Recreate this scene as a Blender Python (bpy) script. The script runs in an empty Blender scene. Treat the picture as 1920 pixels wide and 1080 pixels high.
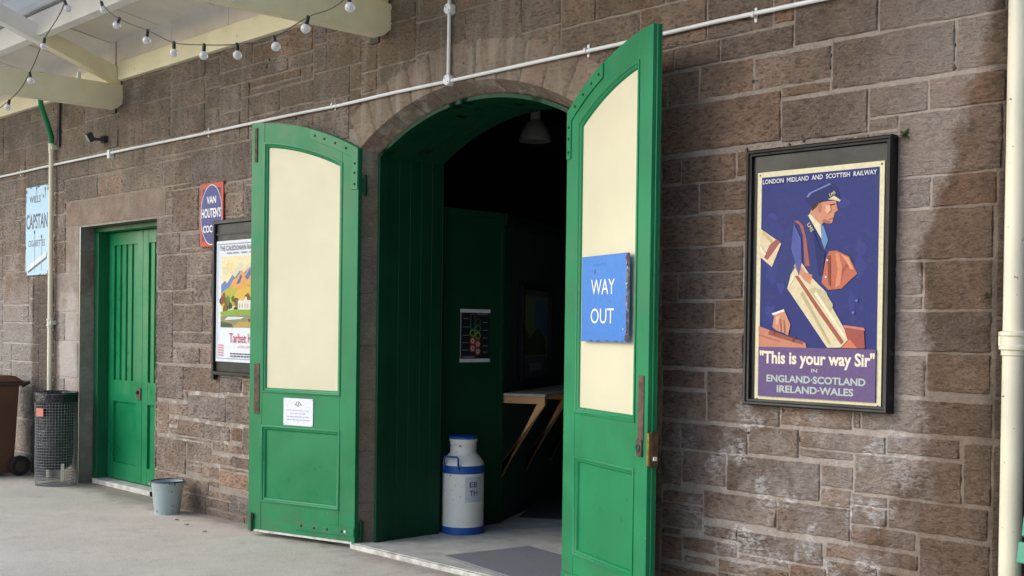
import bpy, bmesh, math, random
from mathutils import Matrix, Vector, noise
C = bpy.context.scene.collection
SC = bpy.context.scene
R = math.radians
random.seed(7)

# ------------------------------------------------------------------ camera, world, sun, exposure
cam = bpy.data.cameras.new('camera'); cam_o = bpy.data.objects.new('camera', cam); C.objects.link(cam_o)
cam.sensor_width = 36; cam.lens = 42.6725; cam.shift_y = .053122; cam.clip_start = .05; cam.clip_end = 400
r, u, b = [[0.68438, 0.729003, 0.013355], [-0.018268, -0.001166, 0.999832], [0.728896, -0.68451, 0.01252]]
M = Matrix(((r[0], u[0], b[0], 5.285), (r[1], u[1], b[1], -4.55907), (r[2], u[2], b[2], 1.40), (0, 0, 0, 1)))
cam_o.matrix_world = M
SC.camera = cam_o

SUN_EL, SUN_AZ = 30, 212         # azimuth the light comes from: degrees clockwise from +Y
w = bpy.data.worlds.new('World'); SC.world = w; w.use_nodes = True
nt = w.node_tree; nt.nodes.clear()
sky = nt.nodes.new('ShaderNodeTexSky'); sky.sky_type = 'NISHITA'; sky.sun_disc = False
sky.sun_elevation = R(SUN_EL); sky.sun_rotation = R(SUN_AZ)
sky.air_density = 1.0; sky.dust_density = 1.2; sky.ozone_density = 1.0
bg = nt.nodes.new('ShaderNodeBackground'); bg.inputs[1].default_value = .15
out = nt.nodes.new('ShaderNodeOutputWorld')
nt.links.new(sky.outputs[0], bg.inputs[0]); nt.links.new(bg.outputs[0], out.inputs[0])
sl = bpy.data.lights.new('sun', 'SUN'); sl.energy = .55; sl.angle = R(40); sl.color = (1, .995, .91)
so = bpy.data.objects.new('sun', sl); C.objects.link(so)
az = R(SUN_AZ); el = R(SUN_EL)
sd = Vector((math.sin(az)*math.cos(el), math.cos(az)*math.cos(el), math.sin(el)))
so.rotation_euler = sd.to_track_quat('Z', 'Y').to_euler()
so.location = (2, -12, 9)
SC.view_settings.view_transform = 'Standard'; SC.view_settings.look = 'None'
SC.view_settings.exposure = .8; SC.view_settings.gamma = 1
SC.cycles.max_bounces = 10; SC.cycles.diffuse_bounces = 6

# ------------------------------------------------------------------ helpers
def lin(h):
    if isinstance(h, str):
        v = [int(h[i:i+2], 16)/255 for i in (0, 2, 4)]
        return tuple(x/12.92 if x <= .04045 else ((x+.055)/1.055)**2.4 for x in v)
    return h

class G:
    """collects faces; build() links them as one mesh object"""
    def __init__(s): s.v = []; s.f = []; s.c = []; s.cur = None
    def face(s, pts):
        n = len(s.v); s.v += [tuple(p) for p in pts]; s.f.append(tuple(range(n, n+len(pts)))); s.c.append(s.cur)
    def mesh(s, vs, fs):
        n = len(s.v); s.v += [tuple(p) for p in vs]
        for f in fs: s.f.append(tuple(n+i for i in f)); s.c.append(s.cur)
        return s
    def box(s, x0, x1, y0, y1, z0, z1):
        vs = [(x0,y0,z0),(x1,y0,z0),(x1,y1,z0),(x0,y1,z0),(x0,y0,z1),(x1,y0,z1),(x1,y1,z1),(x0,y1,z1)]
        return s.mesh(vs, [(0,3,2,1),(4,5,6,7),(0,1,5,4),(1,2,6,5),(2,3,7,6),(3,0,4,7)])
    def hull(s, a, b):
        """solid between two rings of equal length"""
        n = len(a)
        fs = [tuple(range(n))[::-1], tuple(range(n, 2*n))] + [(i, (i+1) % n, n+(i+1) % n, n+i) for i in range(n)]
        return s.mesh(list(a)+list(b), fs)
    def prism(s, poly, d0, d1, ax='y'):
        """polygon (p,q) swept along ax between d0 and d1"""
        f = {'y': lambda p, q, d: (p, d, q), 'x': lambda p, q, d: (d, p, q), 'z': lambda p, q, d: (p, q, d)}[ax]
        return s.hull([f(p, q, d0) for p, q in poly], [f(p, q, d1) for p, q in poly])
    def strip(s, a, b, closed=False):
        n = len(a); m = n if closed else n-1
        return s.mesh(list(a)+list(b), [(i, (i+1) % n, n+(i+1) % n, n+i) for i in range(m)])
    def tube(s, path, r, seg=10, cap=True):
        path = [Vector(p) for p in path]; rings = []; n = len(path)
        rs = r if isinstance(r, (list, tuple)) else [r]*n
        ref = None
        for i, p in enumerate(path):
            t = (path[min(i+1, n-1)]-path[max(i-1, 0)]).normalized()
            if ref is None:
                ref = Vector((0, 0, 1)) if abs(t.z) < .9 else Vector((1, 0, 0))
            a = (ref - t*ref.dot(t)).normalized(); bb = t.cross(a); ref = a
            rings.append([p + (a*math.cos(k*math.tau/seg)+bb*math.sin(k*math.tau/seg))*rs[i] for k in range(seg)])
        vs = [q for g in rings for q in g]
        fs = [(i*seg+k, i*seg+(k+1) % seg, (i+1)*seg+(k+1) % seg, (i+1)*seg+k) for i in range(n-1) for k in range(seg)]
        if cap: fs += [tuple(range(seg))[::-1], tuple((n-1)*seg+k for k in range(seg))]
        return s.mesh(vs, fs)
    def lathe(s, prof, cx=0, cy=0, cz=0, seg=32, axis='z'):
        vs = []; n = len(prof)
        for (rr, h) in prof:
            for k in range(seg):
                a = k*math.tau/seg; p, q = rr*math.cos(a), rr*math.sin(a)
                vs.append({'z': (cx+p, cy+q, cz+h), 'y': (cx+p, cy+h, cz+q), 'x': (cx+h, cy+p, cz+q)}[axis])
        fs = [(i*seg+k, i*seg+(k+1) % seg, (i+1)*seg+(k+1) % seg, (i+1)*seg+k) for i in range(n-1) for k in range(seg)]
        if prof[0][0] > 1e-6: fs.append(tuple(range(seg))[::-1])
        if prof[-1][0] > 1e-6: fs.append(tuple((n-1)*seg+k for k in range(seg)))
        return s.mesh(vs, fs)
    def ball(s, c, r, seg=14, sq=(1, 1, 1)):
        prof = [(math.sin(i*math.pi/10), -math.cos(i*math.pi/10)) for i in range(11)]
        vs = []; n = 11
        for (a, h) in prof:
            for k in range(seg):
                t = k*math.tau/seg; vs.append((c[0]+r*sq[0]*a*math.cos(t), c[1]+r*sq[1]*a*math.sin(t), c[2]+r*sq[2]*h))
        return s.mesh(vs, [(i*seg+k, i*seg+(k+1) % seg, (i+1)*seg+(k+1) % seg, (i+1)*seg+k) for i in range(n-1) for k in range(seg)])
    def move(s, fn): s.v = [tuple(fn(Vector(p))) for p in s.v]; return s
    def build(s, name, m, parent=None, off=(0, 0, 0), smooth=35, bevel=0, fix=True):
        me = bpy.data.meshes.new(name)
        me.from_pydata([(p[0]-off[0], p[1]-off[1], p[2]-off[2]) for p in s.v], [], s.f)
        if any(c is not None for c in s.c):
            at = me.color_attributes.new('tint', 'FLOAT_COLOR', 'CORNER')
            for p, c in zip(me.polygons, s.c):
                for li in p.loop_indices: at.data[li].color = (*(c or (.5, .5, .5)), 1)
        bm = bmesh.new(); bm.from_mesh(me)
        bmesh.ops.remove_doubles(bm, verts=bm.verts, dist=1e-6)
        if fix: bmesh.ops.recalc_face_normals(bm, faces=bm.faces)
        bm.to_mesh(me); bm.free()
        if smooth:
            for p in me.polygons: p.use_smooth = True
            me.set_sharp_from_angle(angle=R(smooth))
        o = bpy.data.objects.new(name, me); C.objects.link(o)
        if m:
            for mm in (m if isinstance(m, (list, tuple)) else [m]): me.materials.append(mm)
        if parent: o.parent = parent
        if bevel:
            b = o.modifiers.new('Bevel', 'BEVEL'); b.width = bevel; b.segments = 2; b.limit_method = 'ANGLE'; b.angle_limit = R(40)
        return o

def tag(o, label, cat, group=None, kind=None):
    if label: o['label'] = label
    if cat: o['category'] = cat
    if group: o['group'] = group
    if kind: o['kind'] = kind
    return o
def thing(name, label, cat, loc=(0, 0, 0), rz=0, group=None):
    o = bpy.data.objects.new(name, None); o.empty_display_size = .1; C.objects.link(o)
    o.location = loc; o.rotation_euler = (0, 0, rz)
    return tag(o, label, cat, group)
def copy_tree(o, parent=None):
    c = o.copy(); C.objects.link(c)
    if parent: c.parent = parent
    for ch in list(o.children): copy_tree(ch, c)
    return c

def text_faces(s, x0, x1, z0, z1, bold=0.0, res=3):
    """triangles of a word fitted to a box, as (x, z) lists"""
    cu = bpy.data.curves.new('t', 'FONT'); cu.body = s; cu.size = 1; cu.offset = bold; cu.resolution_u = res; cu.fill_mode = 'FRONT'
    o = bpy.data.objects.new('t', cu); C.objects.link(o)
    dg = bpy.context.evaluated_depsgraph_get(); me = o.evaluated_get(dg).to_mesh()
    vs = [(v.co.x, v.co.y) for v in me.vertices]; fs = [tuple(p.vertices) for p in me.polygons]
    o.evaluated_get(dg).to_mesh_clear(); bpy.data.objects.remove(o); bpy.data.curves.remove(cu)
    a0, a1 = min(v[0] for v in vs), max(v[0] for v in vs); b0, b1 = min(v[1] for v in vs), max(v[1] for v in vs)
    P = [(x0+(x-a0)/(a1-a0)*(x1-x0), z0+(y-b0)/(b1-b0)*(z1-z0)) for x, y in vs]
    return P, fs
def add_text(g, s, x0, x1, z0, z1, y, col, bold=0.0, fn=None):
    P, fs = text_faces(s, x0, x1, z0, z1, bold); g.cur = lin(col)
    g.mesh([fn(p, q) if fn else (p, y, q) for p, q in P], fs)
def art(g, poly, y, col):
    """a printed shape, facing -Y"""
    g.cur = lin(col); g.face([(p, y, q) for p, q in poly])
def ell(cx, cz, rx, rz, n=40): return [(cx+rx*math.cos(k*math.tau/n), cz+rz*math.sin(k*math.tau/n)) for k in range(n)]

# ------------------------------------------------------------------ materials
class N:
    def __init__(s, name):
        s.m = bpy.data.materials.new(name); s.m.use_nodes = True; s.t = s.m.node_tree; s.t.nodes.clear()
        s.out = s.add('ShaderNodeOutputMaterial'); s.b = s.add('ShaderNodeBsdfPrincipled'); s.t.links.new(s.b.outputs[0], s.out.inputs[0])
        s.pos = s.add('ShaderNodeNewGeometry').outputs['Position']
        s._obj = None
    def add(s, k, **kw):
        n = s.t.nodes.new(k)
        for a, v in kw.items(): setattr(n, a, v)
        return n
    def put(s, sock, v):
        if isinstance(v, bpy.types.NodeSocket): s.t.links.new(v, sock)
        elif isinstance(v, tuple) and len(v) == 3 and sock.type == 'RGBA': sock.default_value = (*v, 1)
        else: sock.default_value = v
    def math(s, op, a, b=0., c=None):
        n = s.add('ShaderNodeMath', operation=op); s.put(n.inputs[0], a); s.put(n.inputs[1], b)
        if c is not None: s.put(n.inputs[2], c)
        return n.outputs[0]
    def mapv(s, sc=(1, 1, 1), src=None, rot=(0, 0, 0)):
        n = s.add('ShaderNodeMapping'); s.put(n.inputs[0], src or s.pos); n.inputs[3].default_value = sc; n.inputs[2].default_value = rot
        return n.outputs[0]
    def obj(s):
        if s._obj is None: s._obj = s.add('ShaderNodeTexCoord').outputs['Object']
        return s._obj
    def noise(s, scale, det=4, rough=.55, vec=None, col=False):
        n = s.add('ShaderNodeTexNoise'); s.put(n.inputs['Vector'], vec or s.pos); n.inputs['Scale'].default_value = scale
        n.inputs['Detail'].default_value = det; n.inputs['Roughness'].default_value = rough
        return n.outputs['Color' if col else 'Fac']
    def voro(s, scale, vec=None, feat='F1', out='Distance', rnd=1):
        n = s.add('ShaderNodeTexVoronoi', feature=feat); s.put(n.inputs['Vector'], vec or s.pos); n.inputs['Scale'].default_value = scale
        n.inputs['Randomness'].default_value = rnd
        return n.outputs[out]
    def mr(s, v, a, b, c=0., d=1., smooth=True):
        n = s.add('ShaderNodeMapRange'); n.interpolation_type = 'SMOOTHSTEP' if smooth else 'LINEAR'; n.clamp = True
        for i, x in enumerate((v, a, b, c, d)): s.put(n.inputs[i], x)
        return n.outputs[0]
    def mix(s, f, a, b, mode='MIX'):
        n = s.add('ShaderNodeMix', data_type='RGBA', blend_type=mode); n.clamp_factor = True
        s.put(n.inputs[0], f); s.put(n.inputs[6], a); s.put(n.inputs[7], b)
        return n.outputs[2]
    def xyz(s, src=None):
        n = s.add('ShaderNodeSeparateXYZ'); s.put(n.inputs[0], src or s.pos); return n.outputs
    def attr(s, name): return s.add('ShaderNodeAttribute', attribute_name=name).outputs['Color']
    def bump(s, h, strength=.3, dist=.01):
        n = s.add('ShaderNodeBump'); n.inputs['Strength'].default_value = strength; n.inputs['Distance'].default_value = dist
        s.put(n.inputs['Height'], h)
        if s.b.inputs['Normal'].is_linked: s.put(n.inputs['Normal'], s.b.inputs['Normal'].links[0].from_socket)
        s.put(s.b.inputs['Normal'], n.outputs[0])
    def set(s, col=None, rough=None, metal=None, spec=None, coat=None, trans=None):
        for k, v in (('Base Color', col), ('Roughness', rough), ('Metallic', metal), ('Specular IOR Level', spec), ('Coat Weight', coat), ('Transmission Weight', trans)):
            if v is not None: s.put(s.b.inputs[k], v)
        return s.m

def paint(name, col, rough=.4, var=.12, dirt=.15, bump=.05, chips=None, ct=.70, scale=3, dcol=None, foot=False):
    """brushed paint: slight tone drift, grime in patches, faint brush marks, optional chips"""
    n = N(name); col = lin(col)
    drift = n.noise(scale, 5)
    c = n.mix(n.mr(drift, .3, .7, 0, 1), tuple(x*(1-var) for x in col), tuple(min(x*(1+var), .95) for x in col))
    grime = n.mr(n.noise(7, 8, .7), .55, .8)
    c = n.mix(n.math('MULTIPLY', grime, dirt), c, dcol or tuple(x*.45+.02 for x in col))
    if chips:
        m = n.mr(n.noise(38, 3, .6), ct, ct+.025); m2 = n.mr(n.noise(5.1, 2), .44, .54)
        c = n.mix(n.math('MULTIPLY', m, m2), c, lin(chips))
    if foot:
        z = n.xyz()[2]; f_ = n.math('MULTIPLY', n.mr(z, .5, .02), n.mr(n.noise(11, 6, .75), .46, .66))
        c = n.mix(n.math('MULTIPLY', f_, .55), c, (.10, .115, .075))
        c = n.mix(n.math('MULTIPLY', n.mr(n.noise(55, 3, .6), .71, .74), n.mr(z, 1.2, .05, 0, .9)), c, (.36, .36, .31))
        st_ = n.noise(1, 4, .6, vec=n.mapv((30, 30, 1.3)))
        c = n.mix(n.mr(st_, .5, .72, 0, .22), c, (.05, .16, .085))
    n.bump(n.noise(1, 3, vec=n.mapv((150, 150, 12))), bump, .004)
    n.bump(n.noise(9, 4), bump*1.5, .006)
    return n.set(c, n.mr(n.noise(6, 5), .3, .7, rough-.07, rough+.1))
def plain(name, col, rough=.6, var=.15, bump=.1, scale=20, metal=0, spec=None):
    n = N(name); col = lin(col)
    c = n.mix(n.mr(n.noise(scale, 5), .3, .7), tuple(x*(1-var) for x in col), tuple(min(x*(1+var), .95) for x in col))
    n.bump(n.noise(scale*4, 4), bump, .004)
    return n.set(c, rough, metal, spec)
def printed(name, rough=.4, wear=.2, wcol=(.35, .3, .2)):
    """ink colours come with each printed shape"""
    n = N(name); c = n.attr('tint')
    c = n.mix(n.math('MULTIPLY', n.mr(n.noise(14, 7, .7), .52, .75), wear), c, wcol)
    c = n.mix(n.mr(n.noise(60, 4), .3, .7, 0, .12), c, (.02, .02, .03))
    return n.set(c, rough)

GREEN = (.008, .215, .080)
CREAM = (.80, .745, .52)
m_green = paint('green_gloss_paint', GREEN, .33, .08, .0, .05)
m_green_worn = paint('green_gloss_paint_worn', GREEN, .38, .14, .0, .14, foot=True)
for m_ in (m_green, m_green_worn): m_.node_tree.nodes['Principled BSDF'].inputs['Specular IOR Level'].default_value = .36
m_green_recess = paint('green_paint_recess_shade', (.006, .115, .044), .4, .1, .05, .05)  # the door green darkened, so the shade of the recess is in the colour
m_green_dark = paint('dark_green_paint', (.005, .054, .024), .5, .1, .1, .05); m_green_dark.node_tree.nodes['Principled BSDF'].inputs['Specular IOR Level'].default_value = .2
m_green_bench = paint('sea_green_paint', (.045, .31, .20), .45, .12, .2, .06)
m_cream_panel = paint('cream_board', (.70, .65, .465), .42, .05, .10, .03, scale=1.6, dcol=(.55, .50, .36))
m_cream = paint('cream_paint', CREAM, .45, .08, .2, .06, dcol=(.35, .28, .14))
m_creampipe = paint('cream_pipe_paint', (.76, .72, .56), .42, .07, .22, .08, chips='6e4c34', ct=.69, dcol=(.40, .31, .18))
m_white = paint('white_paint', (.86, .85, .82), .5, .05, .08, .05, dcol=(.5, .45, .36))
m_greywhite = paint('off_white_boards', (.70, .675, .61), .6, .08, .15, .06, dcol=(.34, .31, .25))
n = N('milky_roof_glazing')
tr = n.add('ShaderNodeBsdfTranslucent'); tr.inputs[0].default_value = (.86, .86, .84, 1); mx = n.add('ShaderNodeMixShader'); mx.inputs[0].default_value = .6
n.set(n.mix(n.mr(n.noise(4, 5), .4, .7), (.80, .79, .75), (.86, .86, .84)), .6)
n.t.links.new(n.b.outputs[0], mx.inputs[1]); n.t.links.new(tr.outputs[0], mx.inputs[2]); n.t.links.new(mx.outputs[0], n.out.inputs[0]); m_rooflight = n.m
m_plastic = plain('white_plastic', (.76, .77, .77), .4, .05, .03)
m_black = paint('black_wood_paint', (.008, .010, .012), .34, .2, .2, .25, dcol=(.04, .04, .04)); m_black.node_tree.nodes['Principled BSDF'].inputs['Specular IOR Level'].default_value = .35
m_iron = plain('rusty_iron', (.105, .062, .045), .75, .4, .4, 30)
m_dkiron = plain('dark_iron', (.03, .03, .028), .6, .3, .2, 30)
m_brass = plain('tarnished_brass', (.34, .24, .07), .38, .3, .15, 40, metal=.8)
m_wood = paint('varnished_pine', (.52, .26, .08), .4, .2, .1, .2)
m_shelf = plain('grey_shelf_board', (.46, .40, .33), .55, .2, .1, 12)
m_mat = plain('grey_door_mat', (.21, .215, .235), .95, .3, .8, 160)
m_mat2 = plain('dark_carpet', (.045, .045, .05), .95, .3, .6, 160)
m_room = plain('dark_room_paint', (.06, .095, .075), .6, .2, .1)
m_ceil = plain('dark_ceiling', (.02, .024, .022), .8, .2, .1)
m_print = printed('poster_ink', .5, .06); m_print.node_tree.nodes['Principled BSDF'].inputs['Specular IOR Level'].default_value = .15
m_enamel = printed('vitreous_enamel', .25, .10, (.16, .08, .04)); m_enamel.node_tree.nodes['Principled BSDF'].inputs['Specular IOR Level'].default_value = .25
m_paper = printed('printed_paper', .6, .0)
m_enam_grey = paint('white_black_lamp', (.45, .46, .45), .35, .1, .1)
m_black_rubber = plain('black_rubber', (.015, .015, .016), .7, .2, .2)
m_bulbsock = plain('black_socket', (.012, .012, .012), .5, .2, .1)
m_brownbin = paint('brown_plastic', (.10, .042, .022), .45, .12, .3, .08)
m_brownlid = paint('dark_brown_plastic', (.045, .03, .022), .45, .12, .3, .08)
m_wire = plain('galvanised_wire', (.30, .31, .32), .45, .15, .05, metal=.5)
n = N('black_bin_bag'); n.bump(n.noise(14, 5, .6), .9, .03); m_bag = n.set((.012, .013, .017), .22)
m_sticker = plain('salmon_sticker', (.68, .20, .16), .5, .08, .05)
m_bucket = paint('pale_blue_enamel', (.36, .45, .45), .35, .10, .3, .06, chips='3a2f2c', ct=.62, dcol=(.22, .2, .17))
m_bucketrim = plain('dark_blue_rim', (.03, .035, .06), .4, .2, .1)
m_churn = paint('white_churn_paint', (.86, .83, .75), .42, .06, .12, .05, chips='3a332e', ct=.67, dcol=(.34, .29, .22))
m_churnblue = paint('blue_churn_paint', (.012, .085, .36), .38, .12, .15, .06, chips='b8b4aa')
m_leaf = plain('fern_green', (.05, .13, .025), .6, .3, .1)
m_slab = plain('concrete_slab', (.48, .465, .43), .8, .16, .25, 7)
n = N('clear_glass')
m_glass = n.set((.93, .94, .95), .04, trans=.55, spec=.6)
m_filament = plain('filament', (.75, .6, .45), .4, .1, .0)
m_lens = plain('lamp_lens', (.55, .57, .6), .15, .05, .0)

# platform: worn macadam with trodden patches, grit and a few hairline joints
n = N('platform_asphalt')
c = n.mix(n.mr(n.noise(1.3, 6, .6), .35, .68), (.60, .515, .425), (.70, .615, .52))
c = n.mix(n.mr(n.noise(6, 6, .65), .5, .72, 0, .45), c, (.40, .355, .305))
c = n.mix(n.mr(n.noise(75, 4, .65), .38, .72, 0, .6), c, (.76, .73, .69))
c = n.mix(n.mr(n.voro(42), .0, .15, .65, 0), c, (.20, .175, .15))
wx = n.add('ShaderNodeVectorMath', operation='ADD'); n.put(wx.inputs[0], n.pos)
sc_ = n.add('ShaderNodeVectorMath', operation='SCALE'); n.put(sc_.inputs[0], n.noise(2.2, 4, col=True)); sc_.inputs['Scale'].default_value = .5
n.put(wx.inputs[1], sc_.outputs[0])
cr = n.voro(.30, wx.outputs[0], 'DISTANCE_TO_EDGE')
c = n.mix(n.mr(n.noise(.9, 3), .52, .66, 0, .22), c, (.36, .315, .27))
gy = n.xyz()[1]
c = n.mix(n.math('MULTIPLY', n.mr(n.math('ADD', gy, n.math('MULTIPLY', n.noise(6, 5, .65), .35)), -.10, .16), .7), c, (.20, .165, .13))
n.bump(n.noise(90, 4, .7), .6, .006); n.bump(n.noise(5, 5), .3, .02); pass
m_ground = n.set(c, .85)

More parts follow.
